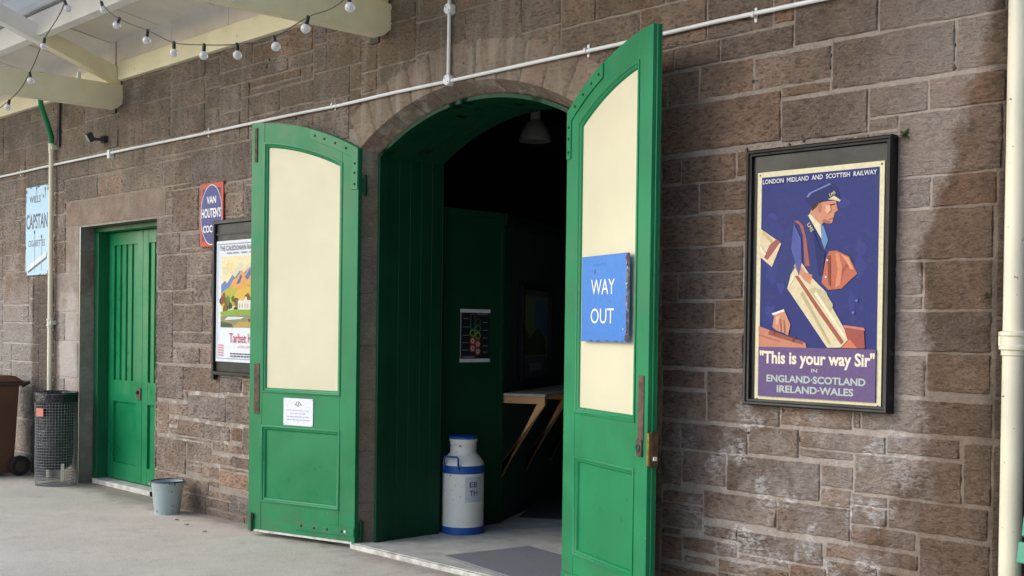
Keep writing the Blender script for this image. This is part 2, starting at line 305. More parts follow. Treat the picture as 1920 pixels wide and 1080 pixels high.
BLOCKS = ('133,275,174,297,174,275,211,297,211,276,222,283,155,264,182,275,182,264,222,275,222,265,263,288,263,264,317,284,151,247,170,263,'
          '170,248,201,264,201,248,241,263,241,243,297,264,297,243,319,264,147,224,216,247,216,243,241,248,216,223,259,242,259,229,286,242,'
          '286,229,318,242,259,223,273,229,273,203,317,229,273,190,288,203,288,190,315,203,260,169,314,190,253,155,285,169,254,149,285,155,'
          '285,149,314,169,251,132,314,149,254,114,287,131,287,116,314,132,258,99,315,113,148,210,160,222,160,209,192,222,192,210,242,222,'
          '148,194,171,209,171,195,221,209,148,179,185,194,185,180,243,194,148,167,197,179,197,167,232,180,149,153,159,167,159,154,197,167,'
          '149,140,181,153,181,140,222,154,149,122,198,139,150,112,176,121,150,97,177,111,177,97,218,121,218,98,254,122,150,83,162,96,'
          '162,83,201,96,201,84,228,97,228,89,270,97,270,90,302,98,228,85,255,89,255,72,303,89,303,73,315,97,150,65,163,82,'
          '163,67,189,83,189,66,239,83,239,73,255,83,151,57,176,63,151,45,176,54,176,52,217,65,217,51,254,65,176,43,196,49,'
          '196,38,241,49,164,35,196,42,165,29,184,33,185,28,224,34,151,29,164,41,151,20,185,27,254,59,271,67,271,59,314,72,'
          '254,51,284,59,242,43,285,50,285,38,315,58,243,30,267,42,267,31,285,41,-372,193,-333,210,-333,197,-302,208,-370,165,-322,193,'
          '-322,176,-283,193,-311,155,-283,176,-322,166,-311,176,-369,108,-343,165,-343,154,-311,165,-343,133,-296,154,-296,133,-282,154,-343,124,-282,133,'
          '-343,108,-300,122,-300,109,-282,123,-368,80,-325,107,-325,88,-270,107,-270,89,-239,101,-239,88,-223,100,-318,67,-261,86,-261,67,-223,88,'
          '-368,52,-348,78,-348,68,-318,78,-348,60,-334,66,-348,53,-334,59,-334,53,-292,66,-292,53,-255,65,-255,54,-238,65,-238,46,-222,66,'
          '-368,23,-320,50,-320,35,-282,50,-263,45,-238,52,-281,36,-252,43,-252,35,-222,44,-320,26,-295,32,-295,24,-270,34,-270,20,-221,32,'
          '-333,10,-285,22,-285,18,-270,23,-285,10,-255,16,-255,2,-221,16,-548,247,-480,267,-480,247,-433,265,-433,247,-362,267,-362,247,-317,267,'
          '-317,243,-227,271,-233,287,-193,302,-193,288,-152,303,-152,287,-111,306,-232,307,-167,313,-551,267,-498,286,-498,267,-394,285,-394,271,-291,284,'
          '-344,210,-304,243,-545,224,-356,247,-133,-4,-99,29,-165,29,-99,65,-135,65,-99,100,-160,100,-99,126,-132,126,-99,164,-157,164,-99,200,'
          '-128,200,-99,232,-161,232,-99,250,98,-4,128,22,98,22,151,52,98,52,127,87,98,87,150,122,98,122,127,156,98,156,148,182,'
          '98,182,128,210,98,210,147,250,-545,-4,-517,23,-570,23,-517,59,-545,59,-517,89,-570,89,-517,122,-545,122,-517,148,-570,148,-517,183,'
          '-545,183,-517,224,-760,349,-694,375,-694,358,-628,375,-628,349,-573,375,-573,355,-507,375,-507,358,-441,375,-441,352,-351,375,-351,350,-321,375,'
          '-321,350,-275,375,-275,362,-229,375,-229,356,-183,375,-183,353,-137,375,-137,359,-82,375,-82,353,-44,375,-44,362,2,375,2,362,48,375,'
          '48,344,103,375,103,362,169,375,169,344,224,375,224,356,279,375,279,350,309,375,309,353,339,375,339,347,377,375,377,350,415,375,'
          '415,362,453,375,453,344,508,375,508,356,520,375,-275,343,-229,362,-44,343,11,362,11,349,48,362,103,334,149,362,149,331,169,362,'
          '415,349,453,362,-137,346,-99,359,-99,340,-82,359,-694,329,-628,358,-507,338,-441,358,-229,337,-183,356,224,343,279,356,508,328,520,356,'
          '-573,332,-507,355,-183,322,-153,353,-153,325,-137,353,-82,325,-44,353,309,331,339,353,-441,320,-397,352,-397,339,-351,352,-351,325,-296,350,'
          '-296,337,-275,350,279,322,309,350,377,331,415,350,-760,323,-694,349,-628,329,-573,349,11,321,48,349,415,318,453,349,339,328,377,347,'
          '-137,330,-99,346,48,328,103,344,169,331,207,344,207,322,224,344,453,328,483,344,483,313,508,344,-275,324,-229,343,-44,321,11,343,'
          '224,312,262,343,262,318,279,343,-99,318,-82,340,-397,317,-351,339,-507,315,-441,338,-296,315,-275,337,-229,324,-183,337,103,297,149,334,'
          '-573,312,-507,332,149,297,195,331,195,315,207,331,309,309,339,331,377,306,415,331,-137,306,-99,330,-694,306,-650,329,-650,306,-573,329,'
          '48,300,78,328,78,297,103,328,339,309,377,328,453,300,483,328,508,297,520,328,-351,306,-296,325,-153,306,-137,325,-82,300,-44,325,'
          '-275,313,-209,324,-209,313,-183,324,-760,300,-694,323,-183,313,-153,322,207,297,224,322,279,294,309,322,-44,302,2,321,2,293,48,321,'
          '-441,285,-397,320,-99,299,-82,318,262,288,279,318,415,299,453,318,-397,285,-351,317,-507,286,-441,315,-296,299,-275,315,195,297,207,315,'
          '-275,294,-245,313,-245,302,-232,313,-167,303,-153,313,483,282,508,313,-573,286,-507,312,224,288,262,312,309,284,355,309,355,281,377,309,'
          '-232,302,-194,307,-194,303,-167,307,-694,277,-639,306,-639,286,-573,306,-351,284,-321,306,-321,284,-296,306,-111,290,-99,306,377,287,415,306,'
          '-245,271,-233,302,-44,284,2,302,-760,277,-694,300,-82,279,-44,300,48,287,78,300,453,284,483,300,-296,284,-275,299,-99,286,-82,299,'
          '415,277,453,299,78,267,133,297,211,288,224,297,508,269,520,297,-275,271,-245,294,279,284,309,294,2,284,32,293,32,282,48,293,'
          '-111,265,-99,290,-193,263,-152,288,211,283,222,288,263,284,279,288,-233,271,-193,287,-152,259,-111,287,48,278,78,287,377,271,415,287,'
          '-639,257,-551,286,-99,266,-82,286,-291,271,-275,284,317,264,355,284,453,256,483,284,483,260,508,282,355,259,377,281,-760,251,-705,277,'
          '-705,254,-661,277,-661,257,-639,277,415,258,453,277,133,263,155,275,-394,267,-317,271,-227,258,-193,271,377,255,415,271,508,253,520,269,'
          '-551,238,-548,267,115,250,133,265,319,242,355,264,-193,250,-152,263,133,250,151,263,483,247,508,260,-152,250,-122,259,355,231,377,259,'
          '-227,239,-193,258,415,236,453,258,-661,240,-571,257,-571,237,-551,257,453,231,483,256,377,242,415,255,-705,237,-661,254,508,225,520,253,'
          '-760,228,-705,251,-760,-6,-670,11,-670,-6,-604,14,-372,-6,-334,10,-334,-6,-288,10,-288,-6,-233,2,-233,-6,-195,2,-195,-6,-165,22,'
          '128,-6,158,7,158,-6,224,20,224,-6,262,16,262,-6,317,16,317,-6,363,16,363,-6,429,7,429,-6,495,7,495,-6,520,22,'
          '-604,-4,-545,13,-165,-4,-133,18,-288,2,-255,10,-221,2,-195,15,128,7,158,20,363,7,429,23,429,7,475,29,475,7,495,38,'
          '-372,10,-333,23,-760,11,-694,40,-694,11,-670,37,-604,13,-545,23,-670,14,-604,46,-221,15,-195,46,-239,16,-221,20,224,16,290,30,'
          '290,16,328,38,328,16,363,38,-165,18,-133,29,185,20,224,28,-195,22,-165,35,495,22,520,44,-604,23,-570,52,-372,23,-368,42,'
          '363,23,401,51,401,23,429,36,429,29,475,48,224,30,243,38,285,31,290,38,-320,32,-295,35,-270,32,-221,35,-195,35,-165,54,'
          '196,35,224,38,401,36,429,49,-694,37,-670,69,315,38,345,66,345,38,363,63,475,38,495,66,-760,40,-694,72,151,41,164,45,'
          '-372,42,-368,55,495,44,520,75,-281,45,-263,53,-670,46,-604,75,-221,46,-195,65,429,48,475,64,401,49,429,62,-338,50,-282,53,'
          '363,51,401,79,-604,52,-570,69,127,52,151,65,-195,54,-165,73,151,54,176,57,-372,55,-368,71,-570,59,-545,89,401,62,429,84,'
          '345,63,363,88,429,64,459,92,459,64,475,95,-221,65,-195,96,-165,65,-135,90,127,65,150,87,239,65,254,73,315,66,345,97,'
          '475,66,495,91,254,67,271,72,-694,69,-670,92,-604,69,-570,86,-372,71,-368,93,-760,72,-694,98,-195,73,-165,98,-670,75,-604,101,'
          '495,75,520,106,363,79,401,98,-325,80,-318,88,401,84,429,106,-604,86,-570,109,345,88,363,101,-165,90,-135,100,475,91,495,107,'
          '-694,92,-670,118,429,92,459,111,-372,93,-368,108,459,95,475,108,-221,96,-195,121,-760,98,-694,130,-195,98,-165,120,363,98,401,111,'
          '254,99,258,114,315,99,345,115,-239,100,-223,125,-165,100,-160,116,-670,101,-604,118,-270,101,-239,126,345,101,363,123,401,106,429,134,'
          '495,106,520,122,475,107,495,135,-372,108,-369,130,459,108,475,127,-604,109,-570,132,-282,109,-270,134,363,111,401,130,429,111,459,142,'
          '315,115,345,146,-165,116,-160,138,-694,118,-616,138,-616,118,-604,135,-195,120,-165,142,-221,121,-195,152,-570,122,-545,148,127,122,149,147,'
          '198,122,236,140,236,122,254,132,495,122,520,135,345,123,363,148,-239,125,-223,150,-270,126,-239,151,-160,126,-132,151,459,127,475,149,'
          '-760,130,-716,162,-716,130,-694,159,-372,130,-369,165,363,130,401,149,-604,132,-570,155,236,132,251,145,-282,134,-270,165,401,134,429,159,'
          '-616,135,-604,167,475,135,505,154,505,135,520,154,-694,138,-628,155,-628,138,-616,161,-165,138,-160,163,222,140,236,167,-195,142,-165,155,'
          '429,142,459,161,236,145,251,158,315,146,345,168,127,147,149,156,345,148,363,164,251,149,254,155,363,149,401,180,459,149,475,177,'
          '-239,150,-223,166,-270,151,-239,167,-160,151,-132,164,-221,152,-195,183,197,154,222,167,475,154,505,170,505,154,520,179,-694,155,-628,187,'
          '-604,155,-570,187,-195,155,-165,177,236,158,251,171,-716,159,-694,182,401,159,429,181,-628,161,-616,181,429,161,459,180,-760,162,-716,191,'
          '-165,163,-160,188,-160,164,-157,186,345,164,363,183,-282,165,-270,178,-239,166,-222,182,-616,167,-604,184,-270,167,-239,183,232,167,236,180,'
          '315,168,345,203,253,169,260,200,475,170,505,183,236,171,251,180,-195,177,-165,196,459,177,475,196,-282,178,-270,203,505,179,520,207,'
          '243,180,253,205,363,180,401,199,429,180,459,211,-628,181,-616,201,401,181,429,200,-716,182,-694,202,-239,182,-222,210,128,182,148,198,'
          '-570,183,-545,212,-270,183,-239,205,-221,183,-195,196,345,183,363,202,475,183,505,211,-616,184,-604,210,-160,186,-157,208,-694,187,-650,204,'
          '-650,187,-628,213,-604,187,-570,219,-165,188,-160,207,260,190,273,212,-760,191,-716,220,-333,193,-283,197,221,195,243,210,-221,196,-183,218,'
          '-183,196,-165,215,459,196,475,212,-302,197,-283,210,128,198,148,210,363,199,401,215,-157,200,-128,232,253,200,260,223,401,200,429,213,'
          '-628,201,-616,224,-716,202,-694,219,345,202,363,231,-282,203,-270,222,317,203,345,229,-694,204,-650,237,-270,205,-239,218,243,205,253,223,'
          '-165,207,-160,220,505,207,520,225,-160,208,-157,232,-616,210,-604,240,-372,210,-344,224,-304,210,-283,243,-239,210,-222,239,429,211,459,231,'
          '475,211,505,231,-570,212,-545,237,260,212,273,223,459,212,475,231,-650,213,-628,240,401,213,429,236,-183,215,-165,234,363,215,401,231,'
          '-270,218,-239,234,-221,218,-183,239,-716,219,-694,228,-604,219,-570,237,-760,220,-716,228,-165,220,-160,232,-282,222,-270,235,-628,224,-616,240,'
          '-356,224,-344,237,505,225,508,247,-705,228,-694,237,318,229,345,242,345,231,355,242,377,231,401,242,429,231,453,236,483,231,505,247,'
          '-165,232,-161,250,-270,234,-239,243,-183,234,-165,250,-282,235,-270,243,401,236,415,242,-661,237,-650,240,-604,237,-571,240,-356,237,-344,247,'
          '-548,238,-545,247,-239,239,-227,243,-193,239,-183,250,-344,243,-317,247,147,247,151,250')
ART = [('363f78', [(2334, 1903), (2260, 1879), (2212, 1840), (2186, 1727), (2166, 1612), (2424, 1608), (2433, 1749), (2413, 1754)]),
       ('2c3468', [(2318, 1963), (2322, 1988), (2382, 2023), (2451, 2030), (2477, 2002), (2489, 1954), (2429, 1961), (2383, 1953), (2348, 1933)]),
       ('7482b8', [(2321, 1980), (2335, 1997), (2434, 2030), (2444, 2026), (2347, 1994), (2330, 1977)]),
       ('cf9075', [(2383, 1953), (2467, 1955), (2471, 1932), (2477, 1913), (2462, 1904), (2458, 1888), (2450, 1861), (2431, 1859), (2408, 1866), (2394, 1851), (2336, 1901), (2348, 1925), (2366, 1939)]),
       ('4a332f', [(2346, 1930), (2377, 1953), (2413, 1955), (2383, 1947), (2375, 1934), (2351, 1917)]),
       ('b57a60', [(2381, 1948), (2398, 1946), (2400, 1917), (2390, 1905), (2381, 1918)]),
       ('4a332f', [(2438, 1940), (2464, 1943), (2464, 1938), (2442, 1934)]),
       ('a8604f', [(2435, 1879), (2457, 1883), (2454, 1877), (2437, 1874)]),
       ('e0cfa6', [(2429, 1962), (2458, 1976), (2491, 1954), (2484, 1949), (2458, 1958)]),
       ('e6dcb8', [(2331, 1900), (2343, 1905), (2400, 1851), (2401, 1794), (2386, 1816)]),
       ('6b93bd', [(2394, 1856), (2409, 1850), (2433, 1789), (2416, 1750), (2401, 1785)]),
       ('a5635a', [(2260, 1879), (2284, 1880), (2308, 1856), (2324, 1804), (2345, 1680), (2320, 1681), (2308, 1815), (2289, 1861)]),
       ('e3cfae', [(2083, 1856), (2156, 1811), (2197, 1783), (2150, 1682), (2086, 1729)]),
       ('a5645c', [(2138, 1781), (2172, 1804), (2193, 1791), (2127, 1713), (2107, 1725)]),
       ('c07058', [(2423, 1709), (2439, 1741), (2474, 1743), (2537, 1714), (2575, 1643), (2524, 1601), (2501, 1581), (2437, 1577), (2404, 1608)]),
       ('d98f6a', [(2468, 1732), (2485, 1732), (2503, 1666), (2493, 1596), (2471, 1587), (2481, 1667)]),
       ('a85a48', [(2503, 1666), (2542, 1705), (2548, 1695), (2509, 1646), (2499, 1601)]),
       ('e0d2ac', [(2249, 1645), (2266, 1671), (2303, 1697), (2354, 1632), (2428, 1567), (2462, 1496), (2544, 1373), (2501, 1332), (2437, 1331), (2233, 1585)]),
       ('a4604f', [(2270, 1639), (2287, 1640), (2405, 1494), (2518, 1358), (2505, 1344), (2393, 1478)]),
       ('c9bd97', [(2339, 1579), (2370, 1589), (2422, 1571), (2462, 1513), (2454, 1482), (2424, 1489)]),
       ('cf9075', [(2263, 1682), (2281, 1708), (2303, 1681), (2323, 1654), (2360, 1642), (2348, 1600), (2317, 1622)]),
       ('f0ece0', [(2153, 1476), (2217, 1495), (2221, 1485), (2162, 1468)]),
       ('cb8a72', [(2085, 1420), (2149, 1401), (2328, 1350), (2336, 1328), (2087, 1323)]),
       ('9a5a4c', [(2143, 1402), (2322, 1354), (2316, 1340), (2137, 1383)]),
       ('cf9478', [(2168, 1470), (2221, 1486), (2252, 1429), (2241, 1379), (2219, 1391), (2182, 1400), (2159, 1416)]),
       ('a2574f', [(2514, 1423), (2610, 1411), (2617, 1332), (2551, 1330), (2530, 1379)]),
       ('cf8070', [(2513, 1428), (2610, 1417), (2617, 1406), (2610, 1406), (2517, 1418)]),
       ('d97f5c', [(2505, 1331), (2545, 1369), (2580, 1331)])]
HOLE_DISCS = [(2.967, 2.538, 0.007), (2.966, 2.448, 0.011), (2.403, 2.585, 0.011), (2.404, 2.532, 0.008), (2.007, 2.528, 0.009), (2.151, 2.44, 0.009), (1.978, 2.22, 0.01), (2.276, 2.235, 0.011), (2.205, 2.224, 0.007), (2.011, 0.934, 0.006), (2.282, 0.928, 0.011), (-0.798, 3.16, 0.009), (-1.727, 2.793, 0.011), (-5.054, 2.745, 0.006), (-2.071, 3.24, 0.009), (-1.502, 2.721, 0.01)]

# stone: tint per block, grain, shade painted into the pits, damp and limewash, salts, soot high up; the same weathering falls on the pointing
def weather(n, c, mortar=False):
    x, y, z = n.xyz()
    wob = n.math('MULTIPLY', n.math('SUBTRACT', n.noise(5, 5, .6), .5), .24)
    fine = n.math('MULTIPLY', n.math('SUBTRACT', n.noise(40, 3, .6), .5), .03)
    wob = n.math('ADD', wob, fine)
    # washed stone up to a ragged edge beside the right downpipe, brown damp beyond it
    bnd = n.math('ADD', 2.86, n.math('MULTIPLY', n.math('MAXIMUM', n.math('SUBTRACT', z, 1.75), 0), .28))
    bnd = n.math('SUBTRACT', bnd, n.math('MULTIPLY', n.math('MAXIMUM', n.math('SUBTRACT', .9, z), 0), .65))
    d = n.math('ADD', n.math('SUBTRACT', x, bnd), wob)
    damp = n.mr(d, -.03, .04)
    wash = n.math('MULTIPLY', n.math('MULTIPLY', n.mr(d, -.75, -.05), n.math('SUBTRACT', 1, damp)), n.mr(z, .3, 1.2))
    c = n.mix(n.math('MULTIPLY', wash, .62), c, (.50, .43, .385))
    c = n.mix(n.math('MULTIPLY', damp, n.mr(z, 1.6, 2.7, .85, .42)), c, n.mix(.62, c, (.13, .078, .05)))
    green = n.math('MULTIPLY', n.mr(n.math('ADD', x, wob), 3.06, 3.2), .75)
    c = n.mix(green, c, (.035, .032, .02))
    # limewashed band left of the store door with a dark damp strip behind the left pipe
    band = n.math('MULTIPLY', n.mr(n.math('ADD', x, wob), -5.30, -5.05, 1, 0), n.mr(n.math('ADD', z, n.math('MULTIPLY', wob, 4)), 1.95, 1.45, 0, 1))
    lw = n.mr(n.noise(3.2, 6, .65), .25, .6, .45, .85)
    c = n.mix(n.math('MULTIPLY', band, lw), c, (.50, .455, .42))
    strip = n.math('MULTIPLY', n.mr(n.math('ADD', x, wob), -6.24, -6.16), n.mr(n.math('ADD', x, wob), -5.62, -5.52, 1, 0))
    strip = n.math('MULTIPLY', strip, n.mr(z, 2.1, 1.6, 0, 1))
    c = n.mix(n.math('MULTIPLY', strip, .9), c, (.17, .132, .104))
    # salts at the foot of the right-hand wall
    sx = n.math('MULTIPLY', n.mr(x, 1.35, 2.1), n.mr(x, 3.0, 2.6, 0, 1))
    sz = n.math('MULTIPLY', n.mr(z, .15, .5), n.mr(z, 1.25, .85, 0, 1))
    sn = n.math('MULTIPLY', n.mr(n.noise(4.2, 3), .50, .58), n.mr(n.noise(34, 5, .75, vec=n.mapv((1, 1, 2.2))), .44, .56))
    sm = n.math('MULTIPLY', n.math('MULTIPLY', sx, sz), sn)
    c = n.mix(n.math('MULTIPLY', sm, .8), c, (.74, .73, .74))
    pale = n.math('MULTIPLY', n.math('MULTIPLY', sx, sz), n.mr(n.noise(7, 5, .65), .36, .66, .0, .55))
    c = n.mix(pale, c, (.52, .465, .43))
    # white lime runs on the joints between store door and left leaf
    jx = n.math('MULTIPLY', n.mr(x, -3.8, -3.4), n.mr(x, -1.6, -2.0, 0, 1)); jz = n.math('MULTIPLY', n.mr(z, .2, .5), n.mr(z, 1.1, .85, 0, 1))
    if mortar: c = n.mix(n.math('MULTIPLY', n.math('MULTIPLY', jx, jz), n.mr(n.noise(9, 6, .7), .48, .66, 0, .85)), c, (.62, .58, .54))
    # soot and algae high up, running down in streaks
    st = n.noise(1, 5, .6, vec=n.mapv((9, 9, .9)))
    hi = n.math('MULTIPLY', n.mr(n.math('ADD', z, n.math('MULTIPLY', st, .9)), 2.75, 3.35), n.mr(x, 1.6, -.2, .25, 1))
    c = n.mix(n.math('MULTIPLY', hi, n.mr(n.noise(3.5, 6, .7), .36, .62, .1, .8)), c, (.20, .168, .122))
    c = n.mix(n.math('MULTIPLY', hi, n.mr(st, .52, .66, 0, .75)), c, (.34, .305, .25))
    # dark splash line along the ground
    c = n.mix(n.math('MULTIPLY', n.mr(n.math('ADD', z, wob), .16, 0, 0, 1), .45), c, (.12, .10, .08))
    return c

def stone_mat(name, amp, pit_shade=.5):
    n = N(name); t = n.attr('tint')
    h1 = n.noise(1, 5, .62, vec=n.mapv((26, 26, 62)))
    h2 = n.noise(1, 4, .6, vec=n.mapv((75, 75, 150), rot=(0, R(8), 0)))
    big = n.noise(5.5, 5, .6)
    k = n.mr(big, .25, .75, .62, 1.3, False)
    sc = n.add('ShaderNodeVectorMath', operation='SCALE'); n.put(sc.inputs[0], t); n.put(sc.inputs['Scale'], k); c = sc.outputs[0]
    c = n.mix(n.math('MULTIPLY', n.mr(n.noise(2.3, 5, .62), .45, .66), .45), c, (.175, .115, .075))
    c = n.mix(n.math('MULTIPLY', n.mr(n.noise(120, 2), .52, .68), .28), c, (.33, .29, .255))
    c = n.mix(n.math('MULTIPLY', n.mr(h1, .50, .36, 0, 1), pit_shade), c, (.085, .06, .047))  # pit noise also darkens the colour, painting shade into the tooling
    c = n.mix(n.math('MULTIPLY', n.mr(n.noise(60, 2, .5), .71, .76), .8), c, (.40, .37, .33))
    c = weather(n, c)
    n.bump(h1, amp, .045); n.bump(h2, amp*.7, .014); n.bump(big, .3, .02)
    return n.set(c, n.mr(h1, .3, .7, .92, .8), spec=.3)
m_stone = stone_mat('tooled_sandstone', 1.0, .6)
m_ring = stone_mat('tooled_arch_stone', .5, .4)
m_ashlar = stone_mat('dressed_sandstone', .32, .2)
n = N('lime_mortar')
c = n.mix(n.mr(n.noise(8, 6, .65), .3, .7), (.255, .205, .168), (.36, .305, .26))
c = n.mix(n.mr(n.noise(90, 3), .4, .75, 0, .5), c, (.44, .395, .35))
c = weather(n, c, True)
n.bump(n.noise(28, 6, .7), .8, .02); n.bump(n.noise(160, 3), .4, .004)
m_mortar = n.set(c, .92, spec=.2)

# ------------------------------------------------------------------ the setting
def groundz(x, y): return -.012 - .022*max(0, min(1, (-1.2-x)/1.6)) - (.0 if y > -.5 else .0)
g = G(); xs = [-60, -30, -14]+[-11+.5*i for i in range(36)]+[10, 30, 60]; ys = [-90, -50, -25, -14]+[-10+.5*i for i in range(21)]+[.3]
idx = {}
vs = [(x, y, groundz(x, y)) for y in ys for x in xs]; nx = len(xs)
g.mesh(vs, [(j*nx+i, j*nx+i+1, (j+1)*nx+i+1, (j+1)*nx+i) for j in range(len(ys)-1) for i in range(nx-1)])
tag(g.build('platform_ground', m_ground), 'grey worn asphalt of the station platform', 'ground', kind='structure')

ARC_Z, ARC_R = .944, 1.855
def arc(rad, x0, x1, n=36, zc=ARC_Z):
    return [(x0+(x1-x0)*i/n, zc+math.sqrt(max(rad*rad-(x0+(x1-x0)*i/n)**2, 0))) for i in range(n+1)]
HW = .985
wall = thing('station_wall', 'long brown sandstone wall with pale mortar joints, an arched doorway and a small store door', 'stone wall', (0, .010, 0))
def sheet(outer, holes, y):
    bm = bmesh.new(); es = []
    for loop in [outer]+holes:
        vv = [bm.verts.new((p, y, q)) for p, q in loop]
        es += [bm.edges.new((vv[i], vv[(i+1) % len(vv)])) for i in range(len(vv))]
    bmesh.ops.triangle_fill(bm, use_beauty=True, use_dissolve=False, edges=es)
    bm.verts.index_update()
    gg = G(); gg.mesh([v.co[:] for v in bm.verts], [tuple(v.index for v in f.verts) for f in bm.faces]); bm.free()
    return gg
arch_hole = [(HW, -.3)]+arc(ARC_R, HW, -HW)+[(-HW, -.3)]
door_hole = [(-5.165, -.3), (-3.715, -.3), (-3.715, 2.232), (-5.165, 2.232)]
sheet([(-14, -.4), (7, -.4), (7, 4.2), (-14, 4.2)], [arch_hole, door_hole], -.012).build('mortar_bed', m_mortar, wall, smooth=0)

BL = [int(v) for v in BLOCKS.split(',')]
BL = [BL[i:i+4] for i in range(0, len(BL), 4)]
rs = random.Random(11)
def tint_for(x, z):
    if x > 1.15: base = (.335, .232, .170)
    elif x > -1.3: base = (.385, .283, .213)
    elif x > -3.9: base = (.435, .335, .272)
    else: base = (.43, .34, .277)
    k = rs.uniform(.80, 1.16); h = rs.uniform(-.8, .8)
    c = [base[0]*k*(1+.07*h), base[1]*k, base[2]*k*(1-.09*h)]
    if rs.random() < .10: c = [c[0]*1.08, c[1]*.96, c[2]*.88]
    if rs.random() < .08: c = [c[0]*.88, c[1]*.9, c[2]*.92]
    return tuple(c)
def block(g, x0, z0, x1, z1, amp, out, gap=.0012):
    """one stone: rock-faced front standing a little out of the pointing, ragged arrises"""
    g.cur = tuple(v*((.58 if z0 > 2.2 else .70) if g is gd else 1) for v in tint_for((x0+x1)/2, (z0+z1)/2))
    gap += .0030 if x1 < -1.2 else .0006
    x0 += gap; x1 -= gap; z0 += gap; z1 -= gap
    st = .0155
    nx = max(3, int((x1-x0)/st)); nz = max(3, int((z1-z0)/st))
    U = [0, .006/(x1-x0)]+[i/nx for i in range(1, nx)]+[1-.006/(x1-x0), 1]
    V = [0, .006/(z1-z0)]+[i/nz for i in range(1, nz)]+[1-.006/(z1-z0), 1]
    sx, sz = rs.uniform(-50, 50), rs.uniform(-50, 50); tx, tz = rs.uniform(-.002, .002), rs.uniform(-.002, .002)
    vs = []
    for jz, v in enumerate(V):
        for ix, u in enumerate(U):
            x = x0+(x1-x0)*u; z = z0+(z1-z0)*v
            e = min(u*(x1-x0), (1-u)*(x1-x0), v*(z1-z0), (1-v)*(z1-z0))
            edge = ix in (0, len(U)-1) or jz in (0, len(V)-1)
            nn = noise.noise((x*9+sx, z*17+sz, 1.5))*.45+noise.noise((x*30+sx+z*9, z*66+sz, 4.5))*.75+noise.noise((x*70+sx, z*120+sz, 2.5))*.3
            y = -out - amp*nn + tx*(u-.5)*2 + tz*(v-.5)*2
            y = min(y, -.0135+.0015*nn)
            if e < .025: y += (1-e/.025)**2*.0016
            if edge: y = -.007
            jx = noise.noise((x*9+sx, z*9, 7.))*.0035; jj = noise.noise((x*9, z*9+sz, 9.))*.0035
            vs.append((x+jx, y, z+jj))
    m = len(U)
    g.mesh(vs, [(j*m+i, j*m+i+1, (j+1)*m+i+1, (j+1)*m+i) for j in range(len(V)-1) for i in range(m-1)])
gs, gd = G(), G()
for x0, z0, x1, z1 in BL:
    x0, z0, x1, z1 = x0/100, z0/100, x1/100, z1/100
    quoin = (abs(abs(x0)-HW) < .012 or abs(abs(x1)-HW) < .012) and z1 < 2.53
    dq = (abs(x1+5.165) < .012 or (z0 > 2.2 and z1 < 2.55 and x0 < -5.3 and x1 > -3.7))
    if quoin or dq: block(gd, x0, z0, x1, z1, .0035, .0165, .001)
    else: block(gs, x0, z0, x1, z1, rs.choice((.008, .010, .012)), rs.uniform(.0156, .0205))
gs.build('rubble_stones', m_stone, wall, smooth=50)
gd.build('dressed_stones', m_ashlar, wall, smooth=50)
gv = G()
# arch ring of smooth voussoirs
RE = 2.10; nv = 11
a0 = math.acos(HW/ARC_R)
for k in range(nv):
    t0 = a0+(math.pi-2*a0)*k/nv+.0008; t1 = a0+(math.pi-2*a0)*(k+1)/nv-.0008
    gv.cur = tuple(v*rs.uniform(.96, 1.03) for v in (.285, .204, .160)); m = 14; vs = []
    for i in range(m+1):
        for j in range(9):
            t = t0+(t1-t0)*i/m; rr = ARC_R+(RE-ARC_R-rs.uniform(0, .004))*j/8
            x, z = rr*math.cos(t), ARC_Z+rr*math.sin(t)
            y = -.0225-.0022*noise.noise((x*14, z*14, 3.))
            if i in (0, m) or j == 8: y = -.0125
            vs.append((x, y, z))
    gv.mesh(vs, [(i*9+j, (i+1)*9+j, (i+1)*9+j+1, i*9+j+1) for i in range(m) for j in range(8)])
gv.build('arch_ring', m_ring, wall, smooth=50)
# splayed reveal of the arch, stone by stone
gr = G(); R2, HW2, YR = 1.79, .925, .10
for k in range(nv):
    t0 = a0+(math.pi-2*a0)*k/nv+.001; t1 = a0+(math.pi-2*a0)*(k+1)/nv-.001
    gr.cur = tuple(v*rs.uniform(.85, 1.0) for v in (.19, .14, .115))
    P = [t0+(t1-t0)*i/8 for i in range(9)]
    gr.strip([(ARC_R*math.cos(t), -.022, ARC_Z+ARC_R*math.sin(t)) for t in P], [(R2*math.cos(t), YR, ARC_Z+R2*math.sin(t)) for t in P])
zs = [-.05, .27, .6, .93, 1.27, 1.6, 1.96, 2.27, 2.53]
for sg in (-1, 1):
    for z0, z1 in zip(zs, zs[1:]):
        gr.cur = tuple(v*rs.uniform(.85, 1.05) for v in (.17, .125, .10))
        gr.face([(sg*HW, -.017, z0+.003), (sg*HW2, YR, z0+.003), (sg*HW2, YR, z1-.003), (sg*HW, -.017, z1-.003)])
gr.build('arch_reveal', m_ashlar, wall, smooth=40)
# reveal and soffit of the store door
gr = G()
zs = [-.05, .3, .62, 1.0, 1.32, 1.68, 2.0, 2.232]
for x in (-5.165, -3.715):
    for z0, z1 in zip(zs, zs[1:]):
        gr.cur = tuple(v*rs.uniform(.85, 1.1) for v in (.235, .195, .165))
        gr.face([(x, -.006, z0+.003), (x, .40, z0+.003), (x, .40, z1-.003), (x, -.006, z1-.003)])
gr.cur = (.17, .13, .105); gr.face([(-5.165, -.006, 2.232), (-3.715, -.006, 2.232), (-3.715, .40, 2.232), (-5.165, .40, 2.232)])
gr.build('store_door_reveal', m_ashlar, wall, smooth=0)
